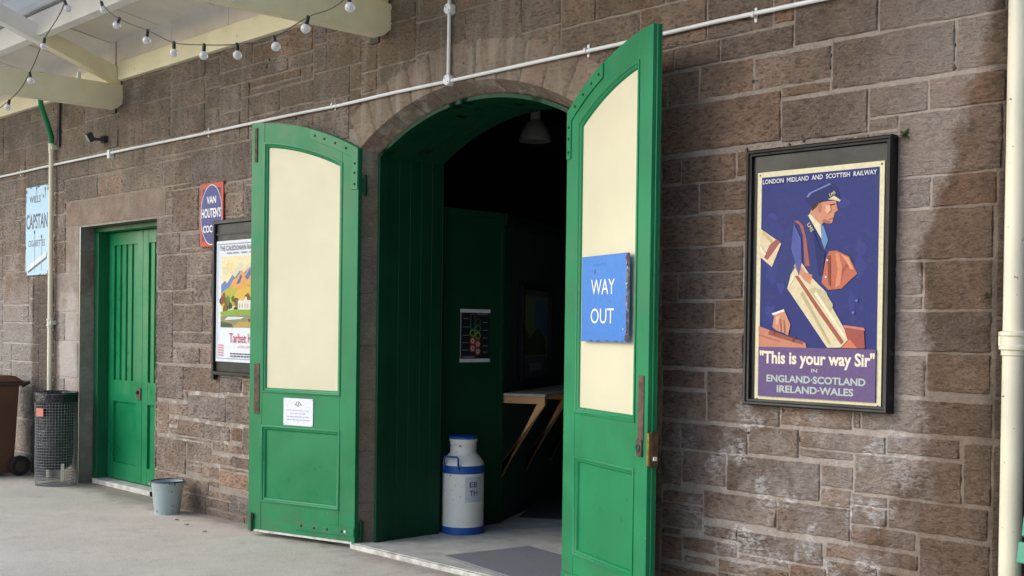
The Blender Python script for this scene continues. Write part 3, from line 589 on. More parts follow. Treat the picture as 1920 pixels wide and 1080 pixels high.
# mortar behind the joints of both reveals
gm = G(); A1 = arc(ARC_R+.006, -HW-.004, HW+.004); A2 = arc(R2+.006, -HW2-.004, HW2+.004)
gm.strip([(p, -.004, q) for p, q in A1], [(p, YR+.002, q) for p, q in A2])
for sg in (-1, 1): gm.face([(sg*(HW+.005), -.004, -.05), (sg*(HW2+.005), YR+.002, -.05), (sg*(HW2+.005), YR+.002, 2.53), (sg*(HW+.005), -.004, 2.53)])
for x in (-5.169, -3.711): gm.face([(x, -.003, -.05), (x, .40, -.05), (x, .40, 2.235), (x, -.003, 2.235)])
gm.build('reveal_mortar', m_mortar, wall, smooth=0)

for x, z, r_ in HOLE_DISCS:  # dark discs, their colour stands in for the shade of small holes
    g = G(); g.prism([(x+r_*.7*math.cos(t*math.tau/9)*rs.uniform(.5, 1.2), z+r_*math.sin(t*math.tau/9)*rs.uniform(.5, 1.3)) for t in range(9)], -.0195, -.010); g.build('dark_hole_disc', m_dkiron, wall, smooth=30)

# ------------------------------------------------------------------ arch lining, threshold and the room behind
lining = thing('arch_lining', 'dark green boarded lining inside the stone archway', 'door lining', (0, .1, 0))
LO = (0, .1, 0)
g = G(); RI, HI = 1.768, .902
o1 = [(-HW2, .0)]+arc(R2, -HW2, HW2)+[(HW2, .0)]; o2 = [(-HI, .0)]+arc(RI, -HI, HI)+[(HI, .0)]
def ring_solid(g, a, b, y0, y1):
    for i in range(len(a)-1):
        g.hull([(a[i][0], y0, a[i][1]), (a[i+1][0], y0, a[i+1][1]), (b[i+1][0], y0, b[i+1][1]), (b[i][0], y0, b[i][1])],
               [(a[i][0], y1, a[i][1]), (a[i+1][0], y1, a[i+1][1]), (b[i+1][0], y1, b[i+1][1]), (b[i][0], y1, b[i][1])])
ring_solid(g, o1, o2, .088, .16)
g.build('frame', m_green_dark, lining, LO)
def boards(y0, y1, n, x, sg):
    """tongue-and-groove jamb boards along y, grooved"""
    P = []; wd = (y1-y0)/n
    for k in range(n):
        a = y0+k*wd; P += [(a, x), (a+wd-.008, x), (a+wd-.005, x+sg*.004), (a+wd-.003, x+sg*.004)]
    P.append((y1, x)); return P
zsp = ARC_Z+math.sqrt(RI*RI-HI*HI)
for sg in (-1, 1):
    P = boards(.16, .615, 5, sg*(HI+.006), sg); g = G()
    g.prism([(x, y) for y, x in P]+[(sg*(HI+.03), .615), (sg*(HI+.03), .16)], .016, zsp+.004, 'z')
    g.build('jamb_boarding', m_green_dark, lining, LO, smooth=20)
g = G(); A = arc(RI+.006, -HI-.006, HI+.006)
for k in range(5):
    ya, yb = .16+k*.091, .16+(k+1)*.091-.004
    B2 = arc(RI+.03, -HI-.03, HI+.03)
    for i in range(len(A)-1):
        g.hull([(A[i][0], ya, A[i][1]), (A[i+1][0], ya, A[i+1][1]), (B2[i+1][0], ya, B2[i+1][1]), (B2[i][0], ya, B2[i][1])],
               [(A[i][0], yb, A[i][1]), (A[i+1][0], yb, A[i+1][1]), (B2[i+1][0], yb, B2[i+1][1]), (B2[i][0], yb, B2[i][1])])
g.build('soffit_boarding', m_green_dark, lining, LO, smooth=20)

g = G(); g.prism([(-1.0, -.028), (1.0, -.028), (1.0, .1), (4.5, .1), (4.5, 6), (-4, 6), (-4, .1), (-1.0, .1)], -.25, .02, 'z')
tag(g.build('hall_floor', m_slab), 'pale concrete floor running in under the arch', 'floor', kind='structure')
g = G(); g.box(-.985, 1.0, -.052, -.028, -.2, .016)
tag(g.build('threshold_strip', plain('pale_threshold', (.55, .54, .5), .7, .3, .3, 14)), 'pale worn threshold edge across the arched doorway', 'threshold', kind='structure')
g = G()
hole = [(HI+.03, -.3)]+arc(RI+.03, HI+.03, -HI-.03)+[(-HI-.03, -.3)]
fw_ = sheet([(-4, -.4), (4.5, -.4), (4.5, 4.0), (-4, 4.0)], [hole], .62)
fw_.box(-4.1, -4, .62, 6.1, -.3, 4); fw_.box(4.5, 4.6, .62, 6.1, -.3, 4); fw_.box(-4.1, 4.6, 6, 6.1, -.3, 4)
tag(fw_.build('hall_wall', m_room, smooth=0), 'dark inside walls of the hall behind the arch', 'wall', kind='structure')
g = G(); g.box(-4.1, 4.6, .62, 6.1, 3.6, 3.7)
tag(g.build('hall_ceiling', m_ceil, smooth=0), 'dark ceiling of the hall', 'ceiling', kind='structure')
# partition: side panel then a wall turning away
part = thing('partition', 'low dark green partition just inside the arch with a top rail', 'partition', (-.98, .58, 0))
PO = (-.98, .58, 0)
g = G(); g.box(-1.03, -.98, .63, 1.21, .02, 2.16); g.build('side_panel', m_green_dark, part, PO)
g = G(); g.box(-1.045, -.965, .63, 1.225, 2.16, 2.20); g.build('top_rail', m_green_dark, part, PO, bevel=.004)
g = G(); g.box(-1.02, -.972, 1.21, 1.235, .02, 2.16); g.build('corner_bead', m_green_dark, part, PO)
aw = thing('angled_wall', 'dark wall turning away behind the partition corner', 'wall', (-1.0, 1.24, 0), R(118.8))   # local x runs along the wall, -y faces the hall
g = G(); g.box(0, 3.3, 0, .05, .02, 2.16); g.build('panelling', plain('dark_teal_board', (.028, .080, .060), .5, .2, .1), aw)
g = G(); g.box(0, 3.3, -.03, 0, 2.12, 2.2); g.build('shelf_rail', m_green_dark, aw)
for sx in (.3,):
    pic = thing('framed_picture', 'dim framed landscape picture on the angled wall inside the hall', 'picture', (-1.0, 1.24, 0), R(118.8))
    g = G(); X0, X1, Z0, Z1 = .42, 1.12, 1.02, 1.68
    for a in ((X0-.03, X0, Z0-.03, Z1+.03), (X1, X1+.03, Z0-.03, Z1+.03), (X0, X1, Z0-.03, Z0), (X0, X1, Z1, Z1+.03)): g.box(a[0], a[1], -.04, -.005, a[2], a[3])
    g.build('frame', m_black, pic)
    g = G(); art(g, [(X0, Z0), (X1, Z0), (X1, Z1), (X0, Z1)], -.015, '67747a')
    art(g, [(X0+.03, Z0+.16), (X1-.03, Z0+.16), (X1-.03, Z1-.04), (X0+.03, Z1-.04)], -.016, '8a9a6a')
    art(g, [(X0+.3, Z0+.4), (X1-.05, Z0+.3), (X1-.05, Z1-.06), (X0+.36, Z1-.06)], -.017, '5c87a8')
    art(g, [(X0+.05, Z0+.17), (X1-.05, Z0+.17), (X1-.1, Z0+.3), (X0+.4, Z0+.38), (X0+.2, Z0+.3), (X0+.05, Z0+.4)], -.018, '4d5a3c')
    art(g, [(X0+.2, Z0+.05), (X1-.2, Z0+.05), (X1-.2, Z0+.11), (X0+.2, Z0+.11)], -.018, 'a0a49a')
    g.build('print', m_paper, pic, smooth=0)
bench = thing('wall_shelf', 'narrow wooden shelf on pine brackets along the angled wall', 'shelf', (-1.0, 1.24, 0), R(118.8))
g = G(); g.box(0.0, 2.6, -.33, -.002, .915, .935); g.build('shelf_board', m_shelf, bench, bevel=.003)
for k in range(4):
    s0 = .0+k*.62
    g = G(); g.box(s0, s0+.045, -.325, -.004, .865, .914)
    g.prism([(-.325, .864), (-.27, .864), (-.004, .33), (-.004, .43)], s0+.0, s0+.045, 'x')
    g.build('bracket', m_wood, bench, bevel=.002)
np_ = thing('wall_notice', 'small black notice with coloured rings between white strips on the green partition', 'notice', (-.978, .97, 1.33))
NO = (-.978, .97, 1.33)
g = G(); YN = [.838, 1.104]; ZN = [1.158, 1.518]
def nf(u, v, d=0.): return (-.9785+d, YN[0]+(YN[1]-YN[0])*u, ZN[0]+(ZN[1]-ZN[0])*v)
def nart(poly, d, col): g.cur = lin(col); g.face([nf(p, q, d) for p, q in poly])
nart([(0, 0), (1, 0), (1, 1), (0, 1)], 0.001, '15171c')
nart([(0, 0), (.02, 0), (.02, 1), (0, 1)], .002, 'd8dad8')
for u, v, col in ((.42, .86, '5a4a50'), (.42, .78, '2d6a62'), (.6, .76, '37604f'), (.42, .68, '2f6f77'), (.6, .64, '5a8c3a'), (.42, .55, '86b03c'), (.6, .5, '7fae3c'), (.42, .40, 'c4452c'), (.6, .34, 'c4452c'), (.42, .26, 'c4452c'), (.6, .2, 'b23c2c')):
    nart(ell(u, v, .10, .074, 20), .002, col); nart(ell(u, v, .062, .046, 20), .003, 'c9ccc8' if v < .42 else '15171c')
    if v < .42: nart(ell(u, v, .025, .02, 12), .004, '2a2a2c')
for k, (u, v, l) in enumerate(((.55, .93, .38), (.55, .90, .38), (.1, .82, .16), (.78, .75, .14), (.1, .66, .2), (.78, .6, .16), (.1, .5, .2), (.78, .45, .16), (.08, .36, .22), (.78, .3, .16), (.08, .22, .22), (.78, .18, .16), (.08, .1, .42), (.08, .075, .42))):
    nart([(u, v), (u+l, v), (u+l, v+.012), (u, v+.012)], .002, '8f9396')
g.build('sheet', m_paper, np_, NO, smooth=0)
for z0 in (0, .945):
    g = G(); a, b2 = nf(0, z0, .002), nf(1, z0+.055, .006); g.box(a[0], b2[0], a[1]-.004, b2[1]+.004, a[2]-.002, b2[2]+.002); g.build('hanger_strip', m_plastic, np_, NO)
lamp = thing('pendant_lamp', 'pale bell shaped pendant lamp hanging in the dark hall', 'lamp', (-1.47, 2.0, 2.84))
g = G(); g.lathe([(.125, 0), (.122, .03), (.095, .10), (.06, .15), (.04, .16), (.04, .23), (.02, .25), (.006, .26), (.006, .74)], -1.47, 2.0, 2.84, 28)
g.build('shade', m_enam_grey, lamp, (-1.47, 2.0, 2.84))
g = G(); g.ball((-1.47, 2, 2.88), .04); g.build('globe', m_glass, lamp, (-1.47, 2.0, 2.84))
mt = thing('door_mat', 'grey ribbed door mat lying just inside the arch', 'mat', (-.26, .115, .02), R(-9))
g = G(); g.box(0, 1.15, 0, .62, .001, .012); g.build('mat', m_mat, mt, bevel=.003)
mt = thing('dark_carpet', 'dark carpet on the hall floor beyond the doormat', 'carpet', (-1.07, 1.5, .02), R(36))
g = G(); g.box(0, 2.6, 0, 1.9, .001, .010); g.build('pile', m_mat2, mt, bevel=.003)

# milk churn
cx, cy, cz = -.875, .79, .02
churn = thing('milk_churn', 'chipped white milk churn with blue bands standing inside the arch', 'milk churn', (cx, cy, cz))
CO = (cx, cy, cz)
g = G(); g.lathe([(.142, .0), (.144, .05), (.1415, .052), (.1415, .40), (.1415, .46), (.134, .478), (.105, .518), (.090, .535), (.088, .55), (.089, .60), (.094, .612), (.094, .628), (.086, .63)], cx, cy, cz, 40)
g.build('body', m_churn, churn, CO)
g = G(); g.lathe([(.143, .0), (.1465, .003), (.1465, .047), (.143, .050)], cx, cy, cz, 40); g.build('base_band', m_churnblue, churn, CO)
g = G(); g.lathe([(.142, .402), (.146, .404), (.146, .452), (.142, .455)], cx, cy, cz, 40); g.build('shoulder_band', m_churnblue, churn, CO)
g = G(); g.lathe([(.086, .628), (.096, .629), (.097, .640), (.090, .646), (.0, .644)], cx, cy, cz, 36); g.build('lid', m_churnblue, churn, CO)
a = math.atan2(-4.559-cy, 5.285-cx)+R(-32)
ca, sa = math.cos(a), math.sin(a)
def pol(r_, t_, h): return (cx+r_*ca-t_*sa, cy+r_*sa+t_*ca, cz+h)
g = G(); g.tube([pol(.143, -.055, .43), pol(.150, -.055, .47), pol(.150, -.055, .505), pol(.150, -.046, .517), pol(.150, .046, .517), pol(.150, .055, .505), pol(.150, .055, .47), pol(.143, .055, .43)], .007, 10)
g.build('handle', m_churnblue, churn, CO)
g = G(); a2 = a+R(64); P = []
for k in range(9):
    t = a2+R(-26+52*k/8); P.append((math.cos(t), math.sin(t)))
g.cur = lin('cfd0d4'); g.strip([(cx+p*.1428, cy+q*.1428, cz+.215) for p, q in P], [(cx+p*.1428, cy+q*.1428, cz+.385) for p, q in P])
def lab(s, t0, t1, z0, z1):
    Pt, fs = text_faces(s, t0, t1, z0, z1, .02); g.cur = lin('4a5270')
    g.mesh([(cx+.1436*math.cos(a2+R(p)), cy+.1436*math.sin(a2+R(p)), cz+q) for p, q in Pt], fs)
lab('EB', -14, 10, .315, .35); lab('TH', -14, 10, .26, .295)
g.build('paper_label', m_paper, churn, CO, smooth=0)
for t in (-.05, .03): G().ball(pol(.089, t, .585), .008, 8, (1, 1, .6)).build('stud', m_dkiron, churn, CO)

# ------------------------------------------------------------------ the two arched leaves
def leaf(label, loc, rz, sg, wd, Rt, zc, z_off, free0, name='arched_door_leaf'):
    """local: s from hinge edge (x = sg*s), y = depth with the seen face at 0, z up"""
    T = .05; L = thing(name, label, 'door', loc, rz, 'pair of tall arched green doors')
    X = lambda s: sg*s
    top = lambda s, dr=0.: zc+math.sqrt(max((Rt-dr)**2-(.95-s)**2, 0))
    zz = lambda z: z+z_off
    def pr(g, poly, d0, d1): g.prism([(X(p), q) for p, q in poly], d0, d1)
    def arcpts(s0, s1, dr=0., n=14): return [(s0+(s1-s0)*i/n, top(s0+(s1-s0)*i/n, dr)) for i in range(n+1)]
    b0, m0, m1, m2, c0 = zz(.012), zz(.217), zz(.724), zz(.947), zz(.972)
    h = .132; DR = .135
    g = G(); e = .0006
    pr(g, [(0, b0), (h-e, b0)]+arcpts(0, h-e, 0, 4)[::-1], 0, T)                  # hinge stile
    pr(g, [(free0+e, b0), (wd, b0)]+arcpts(free0+e, wd, 0, 4)[::-1], 0, T)         # meeting stile
    pr(g, [(h, b0), (free0, b0), (free0, m0), (h, m0)], .0008, T)
    pr(g, [(h, m1), (free0, m1), (free0, m2), (h, m2)], .0008, T)
    A, Bq = arcpts(h, free0, 0), arcpts(h, free0, DR)
    for i in range(14): pr(g, [Bq[i], Bq[i+1], A[i+1], A[i]], .0008, T)
    g.build('stiles_and_rails', m_green_worn, L, smooth=25, bevel=.002)
    # rebate bead along the meeting edge
    g = G(); pr(g, [(wd, b0), (wd+.007, b0), (wd+.007, top(wd)-.004), (wd, top(wd))], .019, .031)
    g.build('edge_bead', m_green, L, bevel=.003)
    pan = G(); pr(pan, [(h-.01, m0-.01), (free0+.01, m0-.01), (free0+.01, m1+.01), (h-.01, m1+.01)], .017, .035)
    pan.build('lower_panel', m_green, L)
    pan = G(); pr(pan, [(h-.01, m2-.01), (free0+.01, m2-.01)]+arcpts(h-.01, free0+.01, DR-.01)[::-1], .015, .033)
    cp = pan.build('cream_panel', m_cream_panel, L); cp['label'] = 'cream painted upper panel'
    # mouldings: stepped picture-frame profile round each panel
    prof = [(-.004, -.0002), (-.004, -.004), (.003, -.0065), (.010, -.004), (.013, .002), (.020, .003), (.026, .009), (.030, .0165)]
    def mould(loop_at, nm):
        g = G(); rings = [[(X(p), d, q) for p, q in loop_at(i)] for i, d in prof]
        for a_, b_ in zip(rings, rings[1:]): g.strip(a_, b_, True)
        g.build(nm, m_green, L, smooth=50)
    mould(lambda i: [(h+i, m0+i), (free0-i, m0+i), (free0-i, m1-i), (h+i, m1-i)], 'lower_moulding')
    mould(lambda i: [(h+i, m2+i), (free0-i, m2+i)]+arcpts(h+i, free0-i, DR+i)[::-1], 'upper_moulding')
    # top strap iron following the head and turning down the hinge stile
    g = G(); O, I = arcpts(.004, .40, .002, 10), arcpts(.052, .40, .072, 10)
    for i in range(10): pr(g, [I[i], I[i+1], O[i+1], O[i]], -.006, 0)
    pr(g, [(.004, zz(2.255)), (.052, zz(2.255)), I[0], O[0]], -.006, 0)
    st = g.build('strap_iron', m_green, L, smooth=30, bevel=.0015)
    for p, q in [(s, top(s, .038)) for s in (.10, .19, .28, .36)]+[(.028, zz(z)) for z in (2.29, 2.36, 2.42)]:
        G().ball((X(p), -.007, q), .008, 10, (1, .5, 1)).build('bolt', m_green_dark, st)
    g = G(); pr(g, [(.003, zz(.06)), (.49, zz(.06)), (.505, zz(.088)), (.49, zz(.115)), (.003, zz(.115))], -.006, 0)
    st = g.build('strap_iron', m_green_worn, L, bevel=.0015)
    for s, z in ((.44, .09), (.33, .085), (.22, .088), (.10, .085)): G().ball((X(s), -.007, zz(z)), .008, 10, (1, .5, 1)).build('bolt', m_green_dark, st)
    g = G(); g.ball((X(.072), -.007, zz(.086)), .010, 10, (1, .5, 1)); g.build('bare_bolt', m_plastic, st)
    for z in (.03, 2.22):
        g = G(); g.tube([(X(-.018), .044, zz(z)), (X(-.018), .044, zz(z)+.13)], .011, 12); g.box(min(X(-.018), X(.0)), max(X(-.018), X(0)), .036, .05, zz(z)+.02, zz(z)+.11)
        g.build('hinge', m_green_dark, L, bevel=.002)
    return L, X, top, zz, pr, T

L1, X, top, zz, pr, T = leaf('left leaf of the arched green doors, paper notice pinned below its cream panel', (-.97, -.03, 0), R(15), -1, .915, 2.10, .642, 0, .800)
g = G(); pr(g, [(.862, 2.478), (.885, 2.478), (.885, 2.705), (.862, 2.705)], -.007, 0); g.build('bolt_plate', m_iron, L1, bevel=.002)
g = G(); pr(g, [(.822, .800), (.872, .800), (.872, 1.135), (.822, 1.135)], -.004, 0); g.build('push_plate', m_iron, L1, bevel=.0015)
g = G(); g.tube([(X(.872), -.012, .012), (X(.872), -.012, .135)], .0085, 10); g.box(min(X(.858), X(.886)), max(X(.858), X(.886)), -.016, 0, .105, .12); g.build('drop_bolt', m_dkiron, L1)
g = G(); pr(g, [(.02, .0125), (.86, .0125), (.86, .026), (.02, .026)], -.004, 0); g.build('weather_strip', plain('worn_strip', (.6, .6, .58), .5, .2, .2), L1)
nt_ = thing('paper_notice', 'white paper notice with a round crest pinned to the left green door', 'notice', (-.97, -.03, 0), R(15))
g = G(); x0, x1, z0, z1 = -.606, -.352, .738, .917; yy = -.003
art(g, [(x0, z0), (x1, z0), (x1, z1), (x0, z1)], yy, 'eef0fa')
cx_, cz_ = (x0+x1)/2, z1-.036
E1, E2 = ell(cx_, cz_, .019, .016), ell(cx_, cz_, .015, .0125); g.cur = lin('4a4a55')
g.strip([(p, yy-.0006, q) for p, q in E1], [(p, yy-.0006, q) for p, q in E2], True)
art(g, [(cx_-.004, cz_-.009), (cx_+.001, cz_-.009), (cx_+.008, cz_+.008), (cx_+.003, cz_+.008)], yy-.0006, '4a4a55')
for sg in (-1, 1): art(g, [(cx_+sg*.018, cz_-.008), (cx_+sg*.032, cz_-.006), (cx_+sg*.024, cz_+.002)], yy-.0006, '5a5a64')
rr = random.Random(3)
for z, ind, col in ((.835, .03, 'b0b2c4'), (.815, .055, 'a2a4b8'), (.794, .03, '9698ae'), (.774, .03, '9698ae'), (.760, .12, 'c0c2d0')):
    p = x0+ind
    while p < x1-ind-.01:
        l = rr.uniform(.010, .032); art(g, [(p, z), (min(p+l, x1-ind), z), (min(p+l, x1-ind), z+.0045), (p, z+.0045)], yy-.0006, col); p += l+.005
g.build('sheet', m_paper, nt_, smooth=0)
for p in (x0+.006, x1-.006):
    for q in (z0+.006, z1-.006): G().ball((p, yy-.001, q), .003, 8, (1, .6, 1)).build('pin', m_brass, nt_)

L2, X, top, zz, pr, T = leaf('right leaf of the arched green doors, brass lock on its edge, blue sign on it', (.85, -.018, 0), R(-20), 1, .885, 1.81, .982, .02, .762)
g = G(); pr(g, [(.800, .885), (.852, .885), (.852, 1.185), (.800, 1.185)], -.004, 0); g.build('push_plate', m_iron, L2, bevel=.0015)
g = G(); pr(g, [(.796, .812), (.846, .812), (.846, .890), (.796, .890)], -.010, 0); lk = g.build('lock_case', m_iron, L2, bevel=.002)
g = G(); g.lathe([(.017, 0), (.019, -.004), (.012, -.005), (.010, -.002)], .818, -.010, .852, 16, 'y'); g.box(.806, .812, -.0115, -.010, .822, .842); g.build('key_escutcheon', m_dkiron, lk)
g = G(); g.box(.885, .903, -.004, .006, .775, .925); g.build('lock_plate', m_brass, L2, bevel=.001)
g = G(); g.box(.885, .906, .008, .046, .770, .932); lb = g.build('lock_body', plain('brown_brass', (.13, .08, .045), .4, .3, .1, 30, metal=.6), L2, bevel=.002)
g = G(); g.box(.906, .914, .018, .036, .800, .818); g.build('latch', m_plastic, lb, bevel=.001)

# blue WAY OUT plate on the right leaf
ws = thing('exit_sign', 'blue enamel sign reading WAY OUT with a rusty right edge, fixed to the right door', 'sign', (.85, -.018, 0), R(-20))
x0, x1, z0, z1 = .218, .716, 1.334, 1.758
g = G(); g.cur = lin('3f82d6')
P = [(x0, z0)]+[(x1-.02+.02*math.sin(R(t)), z0+.02-.02*math.cos(R(t))) for t in range(0, 91, 15)]+[(x1-.02+.02*math.cos(R(t)), z1-.02+.02*math.sin(R(t))) for t in range(0, 91, 15)]+[(x0, z1)]
g.prism(P, -.0125, -.0075)
g.build('plate', m_enamel, ws, bevel=.0015)
g = G()
add_text(g, 'WAY', .325, .573, 1.566, 1.640, -.0135, 'f2f4f4', .0)
add_text(g, 'OUT', .325, .568, 1.424, 1.498, -.0135, 'f2f4f4', .0)
g.build('lettering', m_enamel, ws, smooth=0)
g = G(); rr = random.Random(8)
def blot(x, z, rx, rz, col, y=-.0130):
    art(g, [(x+rx*math.cos(t*math.tau/14)*rr.uniform(.6, 1.2), z+rz*math.sin(t*math.tau/14)*rr.uniform(.6, 1.2)) for t in range(14)], y-rr.uniform(0, .0004), col)
ed = [(x1-rr.uniform(.010, .022), z0+.008+(z1-z0-.016)*k/30) for k in range(31)]
art(g, ed+[(x1-.0015, z1-.01), (x1-.0015, z0+.01)], -.01285, '50352a')
for k in range(46):
    z = z0+.012+(z1-z0-.024)*k/45; blot(x1-rr.uniform(.004, .020), z, rr.uniform(.006, .014), rr.uniform(.006, .014), rr.choice(('5a3a28', '4a3226', '6e4a34', '8a7358', '3c2c26')))
for k in range(14): blot(x1-rr.uniform(.012, .028), rr.uniform(z0+.03, z1-.03), .005, .006, rr.choice(('d8d4c8', 'b9a88c', '6e4a34')), -.0138)
for k in range(9): blot(x0+rr.uniform(.02, .45), z0+.006, rr.uniform(.006, .014), .005, '5a3a28')
for p, q in ((x1-.016, z1-.02), (x1-.02, z0+.02), (x1-.012, z1-.05)): blot(p, q, .020, .018, '54362a')
for p, q in ((.36, 1.675), (.365, 1.682)): blot(p, q, .006, .008, '33508a')
blot(.52, 1.532, .004, .005, '5a3a28')
for k in range(7): blot(.36+k*.02, 1.712+rr.uniform(-.004, .004), .006, .003, '2f66ae')
blot(.66, 1.398, .004, .005, 'e2e6e8')
g.build('rust_chips', m_paper, ws, smooth=0)
for q in (z0+.05, z1-.055): G().ball((x1-.018, -.0142, q), .006, 10, (1, .5, 1)).build('screw', m_dkiron, ws)

# ------------------------------------------------------------------ the store door
sd_ = thing('store_door', 'narrow green double door with grooved upper panels set deep in the wall', 'door', (-4.44, .23, 0))
SO = (-4.44, .23, 0)
g = G()
g.box(-5.163, -5.075, .13, .37, .0, 2.19); g.box(-3.805, -3.717, .13, .37, .0, 2.19); g.box(-5.163, -3.717, .13, .37, 2.1905, 2.231)
g.build('frame', m_green_recess, sd_, SO, bevel=.004)
for s0, s1 in ((-5.072, -4.425), (-4.42, -3.808)):
    g = G(); st = .1
    zs = (.018, .16, .70, .89, 2.075, 2.186)
    g.box(s0, s0+st, .23, .275, zs[0], zs[5]); g.box(s1-st, s1, .23, .275, zs[0], zs[5])
    for a, b2 in ((zs[0], zs[1]), (zs[2], zs[3]), (zs[4], zs[5])): g.box(s0+st, s1-st, .231, .274, a, b2)
    lf = g.build('leaf', m_green, sd_, SO, bevel=.002)
    g = G(); g.box(s0+st-.002, s1-st+.002, .252, .268, zs[1]-.002, zs[2]+.002); g.build('lower_panel', m_green, lf)
    P = []; n_ = 4; wd = (s1-s0-2*st)/n_
    for k in range(n_):
        a = s0+st+k*wd
        P += [(a+.0, .262), (a+.016, .262), (a+.020, .244), (a+wd-.020, .244), (a+wd-.016, .262)]
    P += [(s1-st, .262), (s1-st, .272), (s0+st, .272)]
    g = G(); g.prism(P, zs[3]-.002, zs[4]+.002, 'z'); g.build('grooved_panel', m_green, lf, smooth=20)
    # children were built in world offsets of the door
    for c_ in lf.children: c_.data.transform(Matrix.Translation((-SO[0], -SO[1], -SO[2])))
g = G(); g.box(-4.50, -4.43, .219, .23, .735, .835); lk = g.build('rim_lock', m_iron, sd_, SO, bevel=.003)
g = G(); g.ball((-4.47-SO[0], .212-SO[1], .80), .016, 12); g.build('knob', m_dkiron, lk)
g = G(); g.box(-5.10, -3.78, .10, .232, -.03, .012)
tag(g.build('store_door_sill', plain('white_sill', (.55, .53, .49), .7, .2, .3, 12)), 'pale concrete sill under the small green store door', 'sill', kind='structure')
g = G(); g.box(-5.16, -3.72, .375, .40, -.05, 2.3); tag(g.build('store_back', m_room), 'dark boarding behind the small green store door', 'backing', kind='structure')

# ------------------------------------------------------------------ poster boards and enamel signs
pf = thing('poster_frame', 'large black framed poster of a railway porter carrying luggage, right of the arch', 'poster', (2.37, -.03, 1.63))
PO = (2.37, -.03, 1.63)
fx0, fx1, fz0, fz1 = 2.012, 2.732, 1.066, 2.206
g = G(); g.box(fx0+.02, fx1-.02, -.035, -.012, fz0+.02, fz1-.02); g.build('backboard', m_black, pf, PO)
prof = [(0, -.008), (0, -.055), (.006, -.062), (.014, -.060), (.018, -.052), (.026, -.050), (.030, -.036)]
def mitred(prof, x0, x1, z0, z1, m, parent, off):
    g = G(); rings = [[(x0+i, d, z0+i), (x1-i, d, z0+i), (x1-i, d, z1-i), (x0+i, d, z1-i)] for i, d in prof]
    for a_, b_ in zip(rings, rings[1:]): g.strip(a_, b_, True)
    return g.build('frame', m, parent, off, smooth=40)
mitred(prof, fx0, fx1, fz0, fz1, m_black, pf, PO)
g = G(); YP = -.040; px0, px1, pz0, pz1 = 2.066, 2.691, 1.082, 2.104
g.cur = lin('e4dcb6'); g.box(px0, px1, -.040, -.0355, pz0, pz1)
art(g, [(px0+.022, 1.109), (px1-.022, 1.109), (px1-.022, 2.081), (px0+.022, 2.081)], YP-.0006, '343b78')
for k in range(26):
    a = rr.uniform(2.11, 2.6); b_ = rr.uniform(1.36, 2.02); sx_, sz_ = rr.uniform(.02, .06), rr.uniform(.02, .09)
    if 2.2 < a < 2.5: continue
    art(g, [(a+sx_*math.cos(t*math.tau/9)*rr.uniform(.5, 1.2), b_+sz_*math.sin(t*math.tau/9)*rr.uniform(.5, 1.2)) for t in range(9)], YP-.0008-.00004*k, rr.choice(('373f7e', '3b4384', '313870', '3f478a')))
for k, (col, P) in enumerate(ART):
    art(g, [(p/1000, q/1000) for p, q in P], YP-.0020-.00012*k, col)
EXTRA = [('e9b394', [(2420, 1935), (2440, 1938), (2446, 1915), (2430, 1900), (2418, 1915)]), ('b06f58', [(2404, 1868), (2432, 1862), (2440, 1868), (2412, 1880)]),
         ('555fa0', [(2262, 1870), (2300, 1800), (2305, 1700), (2290, 1640), (2250, 1760)]), ('2b3166', [(2350, 1860), (2395, 1760), (2420, 1740), (2410, 1640), (2390, 1640), (2370, 1760)]),
         ('f0e4c4', [(2243, 1590), (2272, 1638), (2262, 1645), (2240, 1600)]), ('c4b48c', [(2300, 1560), (2440, 1350), (2455, 1345), (2310, 1572)]), ('f1e6c8', [(2370, 1560), (2520, 1372), (2530, 1376), (2380, 1572)]),
         ('8f4a40', [(2430, 1720), (2440, 1600), (2450, 1592), (2446, 1725)]), ('e4a17c', [(2500, 1725), (2535, 1710), (2560, 1660), (2545, 1662), (2520, 1700)]),
         ('a8654f', [(2196, 1452), (2204, 1452), (2210, 1398), (2203, 1396)]), ('a8654f', [(2216, 1448), (2223, 1446), (2229, 1392), (2222, 1390)]), ('e6b096', [(2178, 1462), (2200, 1470), (2190, 1430), (2176, 1425)]),
         ('b5745c', [(2087, 1385), (2200, 1355), (2200, 1350), (2087, 1378)]), ('7d4038', [(2170, 1400), (2178, 1404), (2172, 1380), (2164, 1384)]), ('7d4038', [(2270, 1374), (2278, 1376), (2272, 1350), (2264, 1354)]),
         ('d2b98a', [(2100, 1845), (2150, 1800), (2145, 1790), (2096, 1830)]), ('f2e4c8', [(2090, 1780), (2120, 1740), (2112, 1730), (2088, 1755)])]
for k, (col, P) in enumerate(EXTRA): art(g, [(p/1000, q/1000) for p, q in P], YP-.0054-.00006*k, col)
for p, q, r_ in ((2.432, 1.703, .005), (2.426, 1.632, .005), (2.42, 1.57, .004), (2.575, 1.53, .007), (2.56, 1.48, .007)): art(g, ell(p, q, r_, r_*.8, 12), YP-.0065, 'dfe2ee' if r_ < .006 else '6a73b4')
art(g, [(px0+.022, 1.109), (px1-.022, 1.109), (px1-.022, 1.328), (px0+.022, 1.328)], YP-.0070, '6d5a86')
yt = YP-.0075
add_text(g, 'LONDON  MIDLAND  AND  SCOTTISH  RAILWAY', 2.098, 2.660, 2.050, 2.070, yt, 'e4e6e4', .012)
add_text(g, '"This is your way Sir"', 2.096, 2.664, 1.238, 1.312, yt, 'f3e7cf', .03)
add_text(g, 'IN', 2.363, 2.392, 1.223, 1.238, yt, 'd8d2d0', .01)
add_text(g, 'ENGLAND·SCOTLAND', 2.134, 2.624, 1.174, 1.206, yt, 'b9c6bd', .03)
add_text(g, 'IRELAND·WALES', 2.189, 2.568, 1.129, 1.161, yt, 'b9c6bd', .03)
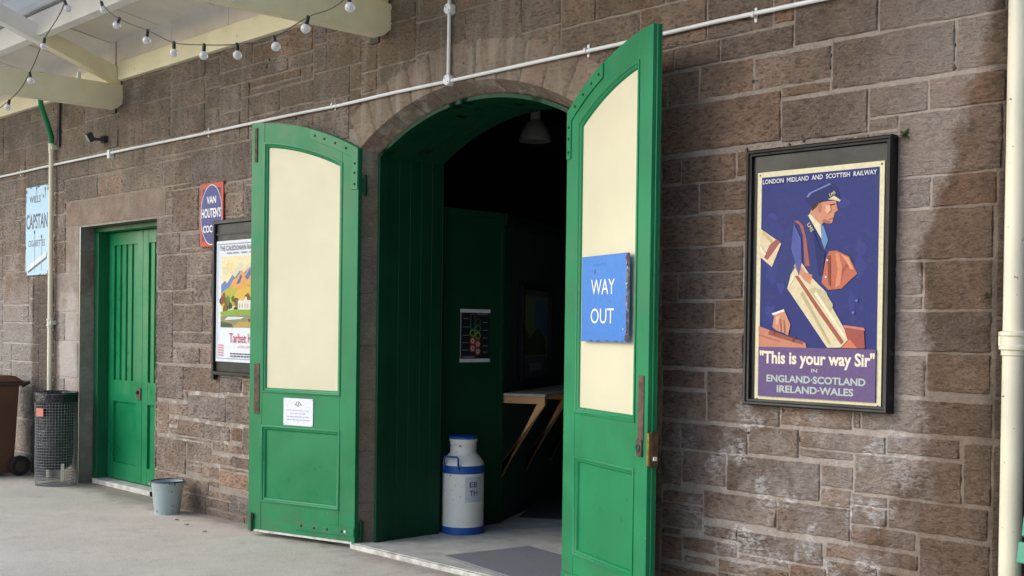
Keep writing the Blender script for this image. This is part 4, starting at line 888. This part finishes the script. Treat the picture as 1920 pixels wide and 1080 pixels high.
def rot_text(s, cx, cz, ww, hh, ang, col):
    ca, sa = math.cos(R(ang)), math.sin(R(ang))
    add_text(g, s, -ww/2, ww/2, -hh/2, hh/2, yt, col, .02, lambda p, q: (cx+p*ca-q*sa, yt, cz+p*sa+q*ca))
rot_text('LMS', 2.452, 1.984, .030, .014, 22, 'd8cfa2'); rot_text('LMS', 2.347, 1.847, .040, .016, -58, 'd8cfa2')
g.build('printed_sheet', m_print, pf, PO, smooth=0)
for p in (px0+.013, px1-.013):
    for q in (pz0+.013, pz1-.013): G().ball((p, YP-.001, q), .004, 8, (1, .6, 1)).build('pin', m_dkiron, pf, PO)

p2 = thing('poster_frame', 'black framed landscape hotel poster half hidden behind the left green door', 'poster', (-2.38, -.03, 1.6))
PO = (-2.38, -.03, 1.6)
fx0, fx1, fz0, fz1 = -2.755, -1.985, 1.022, 2.152
g = G(); g.box(fx0+.02, fx1-.02, -.030, -.012, fz0+.02, fz1-.02); g.build('backboard', m_black, p2, PO)
mitred([(0, -.008), (0, -.046), (.004, -.050), (.024, -.050), (.028, -.046), (.030, -.031)], fx0, fx1, fz0, fz1, m_black, p2, PO)
g = G(); g.box(fx0+.03, fx1-.03, -.036, -.030, 2.045, 2.058); g.build('top_batten', m_dkiron, p2, PO)
g = G(); YP = -.036; px0, px1, pz0, pz1 = -2.712, -2.045, 1.122, 2.000
g.cur = lin('dfe6ee'); g.box(px0, px1, -.036, -.031, pz0, pz1)
a0_, a1_, b0_, b1_ = -2.642, -2.115, 1.372, 1.885
def A2(poly, col, k): art(g, [(a0_+(a1_-a0_)*p, b0_+(b1_-b0_)*q) for p, q in poly], YP-.0008-.0003*k, col)
A2([(0, 0), (1, 0), (1, 1), (0, 1)], 'e9dcae', 0)
for k in range(8):
    p, q = .12+.1*k, .80+.06*math.sin(k*2.1); A2([(p+.10*math.cos(t*math.tau/10)*rr.uniform(.6, 1.2), q+.07*math.sin(t*math.tau/10)*rr.uniform(.6, 1.2)) for t in range(10)], rr.choice(('d9d3b4', 'e8d19a', 'cfd0c0')), 1+.08*k)
A2([(0, .42), (.0, .60), (.10, .66), (.16, .62), (.30, .74), (.36, .70), (.5, .80), (.56, .74), (.75, .84), (1, .7), (1, .42)], '6d84b4', 2)
A2([(.16, .45), (.30, .66), (.42, .70), (.55, .80), (.62, .74), (.8, .88), (1, .74), (1, .45)], 'dfa35e', 3)
A2([(.40, .60), (.52, .74), (.56, .72), (.50, .62)], '4f699c', 4); A2([(.62, .70), (.78, .84), (.80, .76), (.70, .66)], '5a74a2', 4)
A2([(.0, .35), (.0, .48), (.14, .54), (.30, .58), (.5, .52), (.7, .60), (1, .5), (1, .3), (0, .3)], 'b7b04a', 5)
A2([(.3, .40), (.45, .52), (.7, .58), (1, .48), (1, .36)], 'd9b24e', 6)
for k in range(26):
    p, q = rr.uniform(.0, 1), rr.uniform(.24, .42); s_ = rr.uniform(.04, .08)
    A2([(p+s_*math.cos(t*math.tau/9)*rr.uniform(.6, 1.1), q+s_*1.1*math.sin(t*math.tau/9)*rr.uniform(.6, 1.1)) for t in range(9)], rr.choice(('4f6a35', '6a7f38', '7d5a34', '39502e', '8f4a34')), 7+.1*k)
A2([(.46, .24), (.46, .38), (.50, .38), (.52, .42), (.54, .38), (.62, .38), (.64, .43), (.68, .43), (.70, .38), (.80, .38), (.82, .42), (.86, .38), (.92, .38), (.92, .24)], 'ded9c8', 10.5)
for k in range(6): A2([(.5+.07*k, .27), (.515+.07*k, .27), (.515+.07*k, .33), (.5+.07*k, .33)], '7f8288', 11)
A2([(.0, .17), (.0, .22), (.4, .25), (1, .25), (1, .17)], '86a844', 11)
A2([(.0, .0), (.0, .16), (.5, .18), (1, .17), (1, 0)], '8a8a62', 11.2)
A2([(.10, .10), (.55, .12), (.62, .145), (.2, .15)], 'd7dbe0', 11.5)
A2([(.3, .0), (.5, .08), (.9, .09), (1, .0)], 'b59a54', 11.5); A2([(.0, .0), (.0, .08), (.3, .05), (.34, .0)], '4e5a3c', 11.6)
A2([(.74, .08), (.86, .08), (.88, .12), (.72, .12)], '7a3c34', 11.8)
yt = YP-.006
add_text(g, 'THE CALEDONIAN RAILWAY', -2.66, -2.09, 1.928, 1.962, yt, '3a3d44', .0)
for p in (-2.56, -2.47, -2.36, -2.25): art(g, [(p, 1.905), (p+.075, 1.905), (p+.075, 1.913), (p, 1.913)], yt, '8a8e96')
add_text(g, 'Tarbet Hotel', -2.515, -2.075, 1.262, 1.330, yt, 'c22f3c', .0)
add_text(g, 'LOCH LOMOND', -2.40, -2.15, 1.225, 1.243, yt, 'd88a90', .0)
for q in (1.178, 1.160): 
    p = -2.50
    while p < -2.12: l = rr.uniform(.02, .05); art(g, [(p, q), (p+l, q), (p+l, q+.009), (p, q+.009)], yt, '5a5e66'); p += l+.008
g.cur = lin('eab0b2'); 
for k in range(5): art(g, [(-2.672, 1.165+.018*k), (-2.60, 1.165+.018*k), (-2.60, 1.174+.018*k), (-2.672, 1.174+.018*k)], yt, 'e2979c')
ib = [[(px0+i, pz0+i), (px1-i, pz0+i), (px1-i, pz1-i), (px0+i, pz1-i)] for i in (.022, .026)]
g.cur = lin('8d98a6'); g.strip([(p, yt, q) for p, q in ib[0]], [(p, yt, q) for p, q in ib[1]], True)
g.build('printed_sheet', m_print, p2, PO, smooth=0)
g = G(); g.box(fx0+.0, fx0+.03, -.047, -.010, .985, 1.024); g.build('foot', m_black, p2, PO)

es = thing('enamel_sign', 'tall pale blue enamel sign with navy lettering and rust runs beside the left downpipe', 'sign', (-6.06, -.02, 2.25))
EO = (-6.06, -.02, 2.25)
x0, x1, z0, z1 = -6.335, -5.785, 1.828, 2.662
g = G(); g.cur = lin('a9d2ef'); g.box(x0, x1, -.022, -.012, z0, z1); g.build('plate', m_enamel, es, EO, bevel=.004)
g = G(); y = -.0228
add_text(g, "WILLS", -6.245, -5.985, 2.508, 2.575, y, '26305e', .012); add_text(g, "'s", -5.965, -5.905, 2.545, 2.585, y, '26305e', .006)
add_text(g, 'CAPSTAN', -6.318, -5.822, 2.262, 2.405, y, '1f2853', .02)
add_text(g, 'CIGARETTES', -6.265, -5.875, 2.098, 2.158, y, '2c3560', .004)
art(g, [(-6.275, 1.868), (-6.262, 1.850), (-5.835, 1.975), (-5.828, 1.99), (-5.828, 2.03), (-5.838, 2.03), (-5.84, 1.995)], y, '28305a')
art(g, [(-6.275, 1.872), (-5.842, 1.998), (-5.85, 2.04), (-6.28, 1.915)], y, 'd6e2ea')
g.build('lettering', m_enamel, es, EO, smooth=0)
g = G()
def blot(x, z, rx, rz, col, y_=-.0226):
    art(g, [(x+rx*math.cos(t*math.tau/12)*rr.uniform(.6, 1.2), z+rz*math.sin(t*math.tau/12)*rr.uniform(.6, 1.2)) for t in range(12)], y_-rr.uniform(0, .0003), col)
for p, q, l in ((-6.12, 2.235, .38), (-5.955, 2.185, .32), (-6.08, 2.64, .1), (-5.88, 2.62, .08)):
    art(g, [(p-.006, q), (p+.006, q), (p+.004, q-l), (p-.004, q-l)], -.0234, 'b9a58c'); blot(p, q, .012, .018, '4a2f22', -.0238)
for k in range(16):
    s_ = rr.random()
    if s_ < .5: blot(rr.choice((x0+.008, x1-.008)), rr.uniform(z0+.03, z1-.03), .007, rr.uniform(.01, .025), '4a3026')
    else: blot(rr.uniform(x0+.03, x1-.03), rr.choice((z0+.008, z1-.008)), rr.uniform(.01, .025), .006, '4a3026')
for p, q in ((x0+.02, z0+.02), (x1-.02, z0+.025), (x0+.02, z1-.04), (x1-.03, z1-.04)): blot(p, q, .018, .022, '5a3c2c')
g.build('rust_marks', m_paper, es, EO, smooth=0)

vh = thing('enamel_sign', 'red enamel sign with a blue oval and white lettering above the landscape poster', 'sign', (-2.83, -.02, 2.2))
EO = (-2.83, -.02, 2.2)
x0, x1, z0, z1 = -2.992, -2.652, 1.968, 2.442
g = G(); g.cur = lin('bb2a1a'); g.box(x0, x1, -.022, -.012, z0, z1); g.build('plate', m_enamel, vh, EO, bevel=.003)
g = G(); y = -.0226; i = .035
art(g, [(x0+i, z0+i*1.2), (x1-i, z0+i*1.2), (x1-i, z1-i*1.2), (x0+i, z1-i*1.2)], y, '1c1c20')
cxx, czz = (x0+x1)/2, (z0+z1)/2
art(g, ell(cxx, czz, .158, .224), y-.0006, 'e4e2e4'); art(g, ell(cxx, czz, .152, .218), y-.0012, '1f277f')
add_text(g, 'VAN', cxx-.068, cxx+.07, czz+.082, czz+.137, y-.0018, 'f4f2ee', .02)
add_text(g, "HOUTEN'S", cxx-.142, cxx+.142, czz-.022, czz+.050, y-.0018, 'f4f2ee', .02)
add_text(g, 'COCOA', cxx-.118, cxx+.115, czz-.132, czz-.078, y-.0018, 'f4f2ee', .02)
g.build('lettering', m_enamel, vh, EO, smooth=0)

# ------------------------------------------------------------------ conduit, pipes, flood lamp
cd = thing('conduit', 'white surface conduit crossing the wall above the arch with a branch going up', 'conduit', (-.1, -.02, 2.82))
KO = (-.1, -.02, 2.82)
g = G(); rr = random.Random(21)
pts = [(-9+.6*k, -.030, 2.822+rr.uniform(-.004, .004)-.008*math.exp(-((-9+.6*k+1.2)/1.5)**2)) for k in range(26)]
g.tube(pts, .0105, 10); g.build('pipe', m_plastic, cd, KO)
g = G(); g.tube([(-.105, -.030, 2.83), (-.104, -.030, 3.2), (-.106, -.030, 4.0)], .0105, 10); g.build('branch_pipe', m_plastic, cd, KO)
for z in (2.822, 3.232):
    g = G(); g.lathe([(.032, -.002), (.032, -.040), (.029, -.046), (.0, -.046)], -.105, 0, z, 24, 'y'); jb = g.build('junction_box', m_plastic, cd, KO)
    for sx in (-1, 1): G().ball((-.105+sx*.014, -.047, z-sx*.012), .003, 8).build('screw', m_dkiron, jb, KO)
for x in (-6.5, -4.51, -2.9, -1.262, .985, 2.02):
    g = G(); g.box(x-.007, x+.007, -.012, -.006, 2.79, 2.855); g.tube([(x-.008, -.030, 2.822), (x+.008, -.030, 2.822)], .0145, 12)
    if x == -4.51: g.box(x-.02, x+.02, -.05, -.006, 2.775, 2.845)
    g.build('saddle', m_plastic, cd, KO, bevel=.001)

def downpipe(label, x, y, rad, z0, z1, collars, m):
    t = thing('downpipe', label, 'drainpipe', (x, y, z0)); O = (x, y, z0)
    g = G(); g.tube([(x, y, z0), (x, y, z1)], rad, 28); g.build('pipe', m, t, O)
    for z in collars:
        g = G(); k = rad
        g.lathe([(k, -.055), (k*1.12, -.052), (k*1.12, -.035), (k*1.32, -.03), (k*1.32, -.018), (k*1.2, -.012), (k*1.2, .018), (k*1.36, .022), (k*1.36, .034), (k*1.1, .038), (k, .04)], x, y, z, 28)
        g.build('collar', m, t, O)
        for sx in (-1, 1): G().box(x+sx*k*1.1-.012, x+sx*k*1.1+.012, y-.01, -.004, z-.02, z+.02).build('bracket', m, t, O, bevel=.002)
    return t, O
downpipe('thick cream downpipe at the right end with a moulded collar', 3.262, -.085, .0405, -.02, 4.2, (1.372,), m_creampipe)
t, O = downpipe('thin cream downpipe behind the wire bin with a green swan neck on top', -5.68, -.05, .0215, -.03, 3.03, (1.385, 2.98), m_creampipe)
g = G(); g.tube([(-5.68, -.05, 3.02), (-5.66, -.06, 3.08), (-5.62, -.12, 3.20), (-5.57, -.19, 3.32), (-5.55, -.21, 3.40), (-5.55, -.21, 3.62)], .024, 16); g.build('swan_neck', m_green, t, O)
g = G(); g.box(-5.61, -5.565, -.03, -.012, 2.98, 3.38); g.build('dark_gap_strip', m_dkiron, t, O)  # flat dark strip in place of a dark gap beside the pipe
fl = thing('flood_lamp', 'small black security flood lamp on the wall above the store door', 'flood lamp', (-4.66, -.03, 2.95)); O = (-4.66, -.03, 2.95)
g = G(); g.box(-4.66, -4.60, -.05, -.006, 2.92, 2.975); g.tube([(-4.63, -.05, 2.945), (-4.66, -.11, 2.945)], .012, 10); g.build('bracket', m_dkiron, fl, O, bevel=.002)
g = G(); g.box(-4.745, -4.635, -.15, -.10, 2.925, 3.0)
def tilt(v, c=Vector((-4.69, -.125, 2.96))):
    return c+Matrix.Rotation(R(30), 3, 'X') @ (Matrix.Rotation(R(-18), 3, 'Z') @ (v-c))
g.move(tilt); hd = g.build('lamp_head', m_dkiron, fl, O, bevel=.004)
g = G(); g.box(-4.737, -4.643, -.154, -.149, 2.933, 2.992); g.move(tilt); g.build('lens', m_lens, hd, O)

# ------------------------------------------------------------------ canopy: tie beams, raking struts, purlins, roof boards
TX = [-7.98, -4.33, -.68]
def beam_label(k): return ('cream tie beam farthest left under the canopy', 'cream tie beam under the canopy with a raking strut and two light strings crossing it', 'cream tie beam over the left door leaf, its end bedded in the wall')[k]
canopy = thing('platform_canopy', 'white boarded platform canopy on cream timbers against the stone wall', 'canopy', (0, 0, 3.4)); O = (0, 0, 3.4)
SL = math.tan(R(10)); roof = lambda y: 3.745-y*SL
for k, x in enumerate(TX):
    g = G(); zb = 3.172
    g.prism([(-2.0, zb), (-.06, zb), (.0, zb+.05), (.0, zb+.20), (-2.0, zb+.20)], x-.115, x, 'x')
    tb = g.build('tie_beam', m_cream, canopy, O, bevel=.004)
    g = G(); sl = math.tan(R(19.5)); z0 = 3.365
    yy0, yy1 = -.02, -.66
    g.prism([(yy0, z0+.005), (yy1, z0-yy1*sl), (yy1, z0-yy1*sl+.135), (yy0, z0+.145)], x-.105, x-.012, 'x'); g.build('raking_strut', m_cream, canopy, O, bevel=.003)
    g = G(); g.prism([(yy1, z0-yy1*sl), (-1.75, z0+1.75*sl), (-1.75, z0+1.75*sl+.135), (yy1, z0-yy1*sl+.135)], x-.105, x-.012, 'x'); g.build('outer_strut', m_white, canopy, O, bevel=.003)
    g = G(); g.box(x-.09, x-.03, -.045, -.004, 3.06, zb-.002) if k == 99 else g.box(x-.20, x-.115, -.02, .0, zb-.02, zb+.21)
    g.build('wall_pocket', m_dkiron, canopy, O)
for a, b2 in ((-14, TX[0]-.118), (TX[0]+.003, TX[1]-.118), (TX[1]+.003, TX[2]-.118), (TX[2]+.003, 3.2)):
    g = G(); g.box(a, b2, -.055, -.004, 3.402, 3.556); g.build('wall_plate', m_cream, canopy, O, bevel=.004)
    g = G(); g.box(b2+.002, b2+.119, -.012, -.004, 3.41, 3.76); x = a
    while x < b2-.02:
        x2 = min(x+.86, b2); g.box(x, x2-.004, -.022, -.004, 3.558, 3.76); x = x2
    g.build('frieze_boards', m_greywhite, canopy, O, bevel=.002)
for a, b2 in ((TX[0]+.003, TX[1]-.118), (TX[1]+.003, TX[2]-.118)):
    for k in range(2 + int((b2-a)//.8)):
        xx = a+.3+k*.8
        if xx < b2-.1: G().ball((xx, -.056, 3.455+.05*(k % 2)), .011, 10, (1, .5, 1)).build('coach_bolt', m_cream, canopy, O)
for yp in (-.68, -1.85):
    g = G(); zr = roof(yp); g.box(-14, 3.3, yp-.045, yp+.045, zr-.205, zr-.028); g.build('purlin', m_white, canopy, O, bevel=.004)
# sheets of boarding between wall and purlin, narrow boards beyond
for a, b2, m_, wb in ((0, -.725, m_greywhite, .86), ):
    g = G(); x = -14+.0
    while x < 3:
        g.hull([(x, a, roof(a)), (x+wb-.006, a, roof(a)), (x+wb-.006, b2, roof(b2)), (x, b2, roof(b2))], [(x, a, roof(a)+.02), (x+wb-.006, a, roof(a)+.02), (x+wb-.006, b2, roof(b2)+.02), (x, b2, roof(b2)+.02)])
        g.hull([(x-.025, a, roof(a)-.008), (x+.022, a, roof(a)-.008), (x+.022, b2, roof(b2)-.008), (x-.025, b2, roof(b2)-.008)], [(x-.025, a, roof(a)-.0005), (x+.022, a, roof(a)-.0005), (x+.022, b2, roof(b2)-.0005), (x-.025, b2, roof(b2)-.0005)]); x += wb
    g.build('ceiling_boards', m_, canopy, O, smooth=0, bevel=.002)
g = G(); y = -.63
while y > -1.9:
    y2 = y-.155
    g.hull([(-14, y, roof(y)-.003), (3.3, y, roof(y)-.003), (3.3, y2+.006, roof(y2)-.003), (-14, y2+.006, roof(y2)-.003)], [(-14, y, roof(y)+.018), (3.3, y, roof(y)+.018), (3.3, y2+.006, roof(y2)+.018), (-14, y2+.006, roof(y2)+.018)])
    y = y2
g.build('roof_light_boards', m_rooflight, canopy, O, smooth=0)
g = G(); g.hull([(-14.1, .05, roof(.05)+.022), (3.35, .05, roof(.05)+.022), (3.35, -.66, roof(-.66)+.022), (-14.1, -.66, roof(-.66)+.022)], [(-14.1, .05, roof(.05)+.06), (3.35, .05, roof(.05)+.06), (3.35, -.66, roof(-.66)+.06), (-14.1, -.66, roof(-.66)+.06)])
g.build('roof_covering', m_dkiron, canopy, O, smooth=0)
g = G(); g.box(-4.43, -4.405, -.36, -.335, 3.373, 3.44); g.build('cable_clip', m_plastic, canopy, O)

# ------------------------------------------------------------------ festoon strings
def festoon(label, pts, bulbs):
    t = thing('string_light', label, 'string lights', bulbs[0], 0, 'strings of bulbs under the canopy'); O = bulbs[0]
    P = [Vector(p) for p in pts]; path = []
    for i in range(len(P)-1):
        p0, p1, p2, p3 = P[max(i-1, 0)], P[i], P[i+1], P[min(i+2, len(P)-1)]
        for k in range(6):
            u = k/6; path.append(.5*((2*p1)+(-p0+p2)*u+(2*p0-5*p1+4*p2-p3)*u*u+(-p0+3*p1-3*p2+p3)*u**3))
    path.append(P[-1])
    g = G(); g.tube(path, .0032, 6); g.build('cable', m_bulbsock, t, O)
    for (x, y, z), (ax, ay, az) in zip(bulbs, pts[1:-1]):
        d = (Vector((x, y, z))-Vector((ax, ay, az))); L = d.length; d.normalize()
        q = Vector((0, 0, 1)).rotation_difference(d).to_matrix(); c = Vector((ax, ay, az))
        mv = lambda v: c+q @ v
        g = G(); g.lathe([(.0245*math.sin(R(a)), L+.004-.0245*math.cos(R(a))) for a in (24, 50, 70, 90, 115, 140, 165, 180)], seg=16); g.move(mv)
        bb = g.build('bulb', m_glass, t, O)
        g = G(); g.lathe([(.006, -.008), (.010, -.004), (.0105, .012), (.010, L-.018), (.009, L-.016)], seg=12); g.move(mv); g.build('socket', m_bulbsock, bb, O)
        g = G(); g.tube([mv(Vector((-.005, 0, L-.006))), mv(Vector((-.006, 0, L+.008))), mv(Vector((.006, 0, L+.010))), mv(Vector((.005, 0, L-.006)))], .0014, 5); g.build('filament', m_filament, bb, O)
Y = -1.2
A = [(-2.096, 3.368), (-1.905, 3.241), (-1.504, 3.081), (-1.165, 2.955), (-.820, 2.887), (-.460, 2.834), (-.082, 2.819), (.189, 2.865), (.560, 2.902)]
off = [(-.03, .05), (.035, .03), (.01, .055), (.0, .055), (.004, .055), (-.004, .055), (-.022, .05), (.02, .05), (-.01, .055)]
AC = [(a+o[0], Y, b_+o[1]) for (a, b_), o in zip(A, off)]
festoon('string of clear bulbs sagging across the nearer cream beam', [(-2.6, Y, 3.86)]+AC+[(1.15, Y, 3.3)], [(a, Y, b_) for a, b_ in A])
B_ = [(-2.640, 3.475), (-3.029, 3.289), (-3.250, 3.085), (-3.664, 2.95)]
BC = [(-2.685, Y, 3.525), (-3.015, Y, 3.335), (-3.272, Y, 3.138), (-3.640, Y, 2.992)]
festoon('string of clear bulbs dropping steeply past the far cream beam', [(-2.6, Y, 3.86)]+BC+[(-4.9, Y, 2.80)], [(a, Y, b_) for a, b_ in B_])

# ------------------------------------------------------------------ bins, bucket, bench, ferns
zg = -.034; xs_ = -5.985
wb = thing('wheelie_bin', 'brown wheelie bin with black wheels at the left edge', 'wheelie bin', (xs_-.27, -.45, zg)); O = (xs_-.27, -.45, zg)
g = G(); a = [(xs_-.50, -.70), (xs_-.03, -.70), (xs_-.03, -.24), (xs_-.50, -.24)]; b_ = [(xs_-.55, -.80), (xs_, -.80), (xs_, -.20), (xs_-.55, -.20)]
g.hull([(p, q, zg+.03) for p, q in a], [(p, q, zg+.86) for p, q in b_]); g.build('body', m_brownbin, wb, O, bevel=.012)
g = G(); g.box(xs_-.57, xs_+.02, -.82, -.17, zg+.835, zg+.868); g.build('rim', m_brownlid, wb, O, bevel=.006)
g = G(); g.hull([(p, q, zg+.87) for p, q in ((xs_-.57, -.83), (xs_+.02, -.83), (xs_+.02, -.16), (xs_-.57, -.16))], [(p, q, zg+.925) for p, q in ((xs_-.50, -.70), (xs_-.05, -.70), (xs_-.05, -.22), (xs_-.50, -.22))]); g.build('lid', m_brownbin, wb, O, bevel=.010)
g = G(); g.tube([(xs_-.02, -.17, zg+.83), (xs_-.02, -.11, zg+.86), (xs_-.53, -.11, zg+.86), (xs_-.53, -.17, zg+.83)], .015, 10); g.build('handle', m_brownlid, wb, O)
for x0 in (xs_-.02, xs_-.56):
    g = G(); g.lathe([(.045, .0), (.08, .0), (.094, .012), (.094, .042), (.08, .052), (.045, .05)], x0, -.20, zg+.094, 26, 'x'); wh = g.build('wheel', m_black_rubber, wb, O)
    g = G(); g.lathe([(.05, -.004), (.05, .054), (.02, .058), (0, .058)], x0, -.20, zg+.094, 18, 'x'); g.build('hub', m_brownlid, wh, O)

cx, cy, cz = -5.19, -.19, -.034
mb = thing('wire_bin', 'round wire mesh litter bin lined with a black bag below the left downpipe', 'litter bin', (cx, cy, cz)); O = (cx, cy, cz)
rb = lambda z: .166+.012*(z/.8)+.004*math.sin(z*9)
g = G(); nv_, nh_ = 44, 33
for k in range(nv_):
    a = k*math.tau/nv_; g.tube([(cx+rb(z)*math.cos(a), cy+rb(z)*math.sin(a), cz+z) for z in (.0, .2, .4, .6, .8)], .0014, 4, False)
for j in range(nh_+1):
    z = .80*j/nh_; n_ = 44; r_ = rb(z)+.0012; tt = .0018 if 0 < j < nh_ else .004
    vs = []; 
    for k in range(n_):
        a = k*math.tau/n_
        for dr, dz in ((tt, 0), (0, tt), (-tt, 0), (0, -tt)): vs.append((cx+(r_+dr)*math.cos(a), cy+(r_+dr)*math.sin(a), cz+z+dz))
    g.mesh(vs, [(k*4+i, ((k+1) % n_)*4+i, ((k+1) % n_)*4+(i+1) % 4, k*4+(i+1) % 4) for k in range(n_) for i in range(4)])
g.build('wire_mesh', m_wire, mb, O)
g = G(); n_ = 48; prof = [(.02, .15), (.10, .14), (.138, .18), (.150, .3), (.148, .5), (.160, .66), (.172, .80), (.184, .815), (.186, .79), (.184, .73)]; vs = []
for i, (r_, z) in enumerate(prof):
    for k in range(n_):
        a = k*math.tau/n_; f = noise.noise((math.cos(a)*2.2, math.sin(a)*2.2, z*5))
        out_ = i >= 7
        rr_ = r_ + (.004*f if out_ else -.022*abs(f)-.010*(1+math.sin(k*2.9+z*8))*.5) + (.012 if False else 0)
        zz_ = z+(.02*f if i in (6, 7, 9) else 0)
        vs.append((cx+min(rr_, .188)*math.cos(a), cy+min(rr_, .188)*math.sin(a), cz+zz_))
g.mesh(vs, [(i*n_+k, i*n_+(k+1) % n_, (i+1)*n_+(k+1) % n_, (i+1)*n_+k) for i in range(len(prof)-1) for k in range(n_)])
g.build('bin_liner', m_bag, mb, O, smooth=70)
dv = Vector((5.285-cx, -4.559-cy, 0)).normalized(); tv = Vector((dv.y, -dv.x, 0))*-1
def onb(t_, z, ex=.006): 
    a = math.atan2(dv.y, dv.x)+t_; return (cx+(rb(z)+ex)*math.cos(a), cy+(rb(z)+ex)*math.sin(a), cz+z)
g = G(); g.hull([onb(R(t_), z) for t_, z in ((-62, .61), (-35, .61), (-35, .68), (-62, .68))], [onb(R(t_), z, .009) for t_, z in ((-62, .61), (-35, .61), (-35, .68), (-62, .68))]); g.build('sticker', m_sticker, mb, O)
g = G(); g.hull([onb(R(t_), z) for t_, z in ((14, .05), (22, .05), (22, .20), (14, .20))], [onb(R(t_), z, .012) for t_, z in ((14, .05), (22, .05), (22, .20), (14, .20))]); g.build('clasp', m_creampipe, mb, O)
g = G(); g.lathe([(.0, .0), (.164, .0), (.164, .004), (0, .004)], cx, cy, cz, 30); g.build('base_plate', m_wire, mb, O)

cx, cy, cz = -3.11, -.205, -.034
bk = thing('bucket', 'dented pale blue enamel bucket standing against the wall', 'bucket', (cx, cy, cz)); O = (cx, cy, cz)
g = G(); H = .248
g.lathe([(.080, .012), (.084, .0), (.092, .0), (.094, .022), (.095, .026), (.103, .10), (.112, .18), (.120, H-.006), (.118, H-.004), (.110, .18), (.10, .08), (.09, .03), (0, .028)], cx, cy, cz, 40)
g.build('body', m_bucket, bk, O)
n_ = 40; vs = []; g = G()
for k in range(n_):
    a = k*math.tau/n_
    for j in range(6): vs.append((cx+(.122+.0055*math.cos(j*math.tau/6))*math.cos(a), cy+(.122+.0055*math.cos(j*math.tau/6))*math.sin(a), cz+H-.002+.0055*math.sin(j*math.tau/6)))
g.mesh(vs, [(k*6+i, ((k+1) % n_)*6+i, ((k+1) % n_)*6+(i+1) % 6, k*6+(i+1) % 6) for k in range(n_) for i in range(6)]); g.build('rim', m_bucketrim, bk, O)
a = math.atan2(-4.559-cy, 5.285-cx)-R(88)
for sgn in (0, math.pi):
    g = G(); p = Vector((cx+.124*math.cos(a+sgn), cy+.124*math.sin(a+sgn), cz+H-.02)); g.ball(p, .013, 10, (1, 1, .9)); g.build('handle_ear', m_bucket, bk, O)

bn = thing('garden_bench', 'sea green slatted bench just showing beyond the right downpipe', 'bench', (4.1, -.28, 0)); O = (4.1, -.28, 0)
for k, z in enumerate((.62, .71)):
    g = G(); g.box(-.70, .70, -.012, .012, -.038, .038)
    g.move(lambda v: Vector((4.075+v.x, -.27+.02*k*2, z)) + Matrix.Rotation(R(-14), 3, 'X') @ Vector((0, v.y, v.z))); g.build('back_slat', m_green_bench, bn, O, bevel=.004)
for k in range(4):
    g = G(); y0 = -.62+.09*k; g.box(3.42, 4.82, y0, y0+.075, .41, .432); g.build('seat_slat', m_green_bench, bn, O, bevel=.003)
for x in (3.52, 4.66):
    g = G(); g.prism([(-.25, .0), (-.20, .0), (-.17, .74), (-.20, .74), (-.27, .40)], x, x+.05, 'x'); g.build('leg', m_green_bench, bn, O, bevel=.003)
    g = G(); g.prism([(-.60, .0), (-.55, .0), (-.55, .38), (-.25, .38), (-.25, .409), (-.60, .409)], x, x+.05, 'x'); g.build('leg', m_green_bench, bn, O, bevel=.003)

def fern(label, x, z, n, size, seed):
    t = thing('wall_fern', label, 'fern', (x, -.02, z), 0, 'small ferns rooted in the wall joints'); q = random.Random(seed); g = G()
    for k in range(n):
        a = q.uniform(-2.4, 2.4); el_ = q.uniform(-.6, 1.1); d = Vector((math.sin(a)*.8, -.55, math.sin(el_))).normalized(); side = d.cross(Vector((0, 0, 1))).normalized()
        p = Vector((0, .01, 0)); L = size*q.uniform(.6, 1.1)
        for s in range(7):
            p2 = p+d*L/7; d = (d+Vector((0, 0, -.10))).normalized(); lw = L*.16*(1-s/8)
            for sg in (-1, 1):
                c_ = p2+side*sg*lw*1.6; g.face([p, p2, c_+d*lw*.5, c_-d*lw*.1])
            p = p2
    g.build('fronds', m_leaf, t, smooth=0, fix=False)
rr = random.Random(31)
for k, (x, y) in enumerate(((-2.52, -.36), (-2.16, -.42), (-2.78, -.30))):
    lf = G(); n_ = 9; a = rr.uniform(0, 6)
    lf.mesh([(x+.022*math.cos(t*math.tau/n_+a)*(1 if t % 2 else .75)*(.5+.5*abs(math.cos(t*math.tau/n_))), y+.016*math.sin(t*math.tau/n_+a), groundz(x, y)+.004+.005*math.sin(t*1.7)**2) for t in range(n_)]+[(x, y, groundz(x, y)+.010)], [(t, (t+1) % n_, n_) for t in range(n_)])
    tag(lf.build('dry_leaf', m_iron, smooth=0, fix=False), 'small curled brown dead leaf on the platform between bucket and left door leaf', 'leaf', 'dead leaves on the platform')

fern('small green fern at the top right corner of the porter poster', 2.765, 2.20, 10, .055, 2)
fern('tiny green fern low beside the thick right downpipe', 3.115, 1.545, 5, .03, 5)

light_block = thing('light_block_wall', 'plain stone wall added out of view on the right to block light', 'wall', (7.4, -5, 0))  # unseen wall added to hold back light from the right
g = G(); g.box(7.2, 7.6, -12, -.01, -.3, 3.4); g.build('wall', plain('light_block_stone', (.14, .11, .09), .9, .2, .4, 9), light_block, (7.4, -5, 0))
g = G(); g.box(7.1, 7.7, -12.1, 0, 3.401, 3.52); g.build('coping', m_slab, light_block, (7.4, -5, 0), bevel=.01)
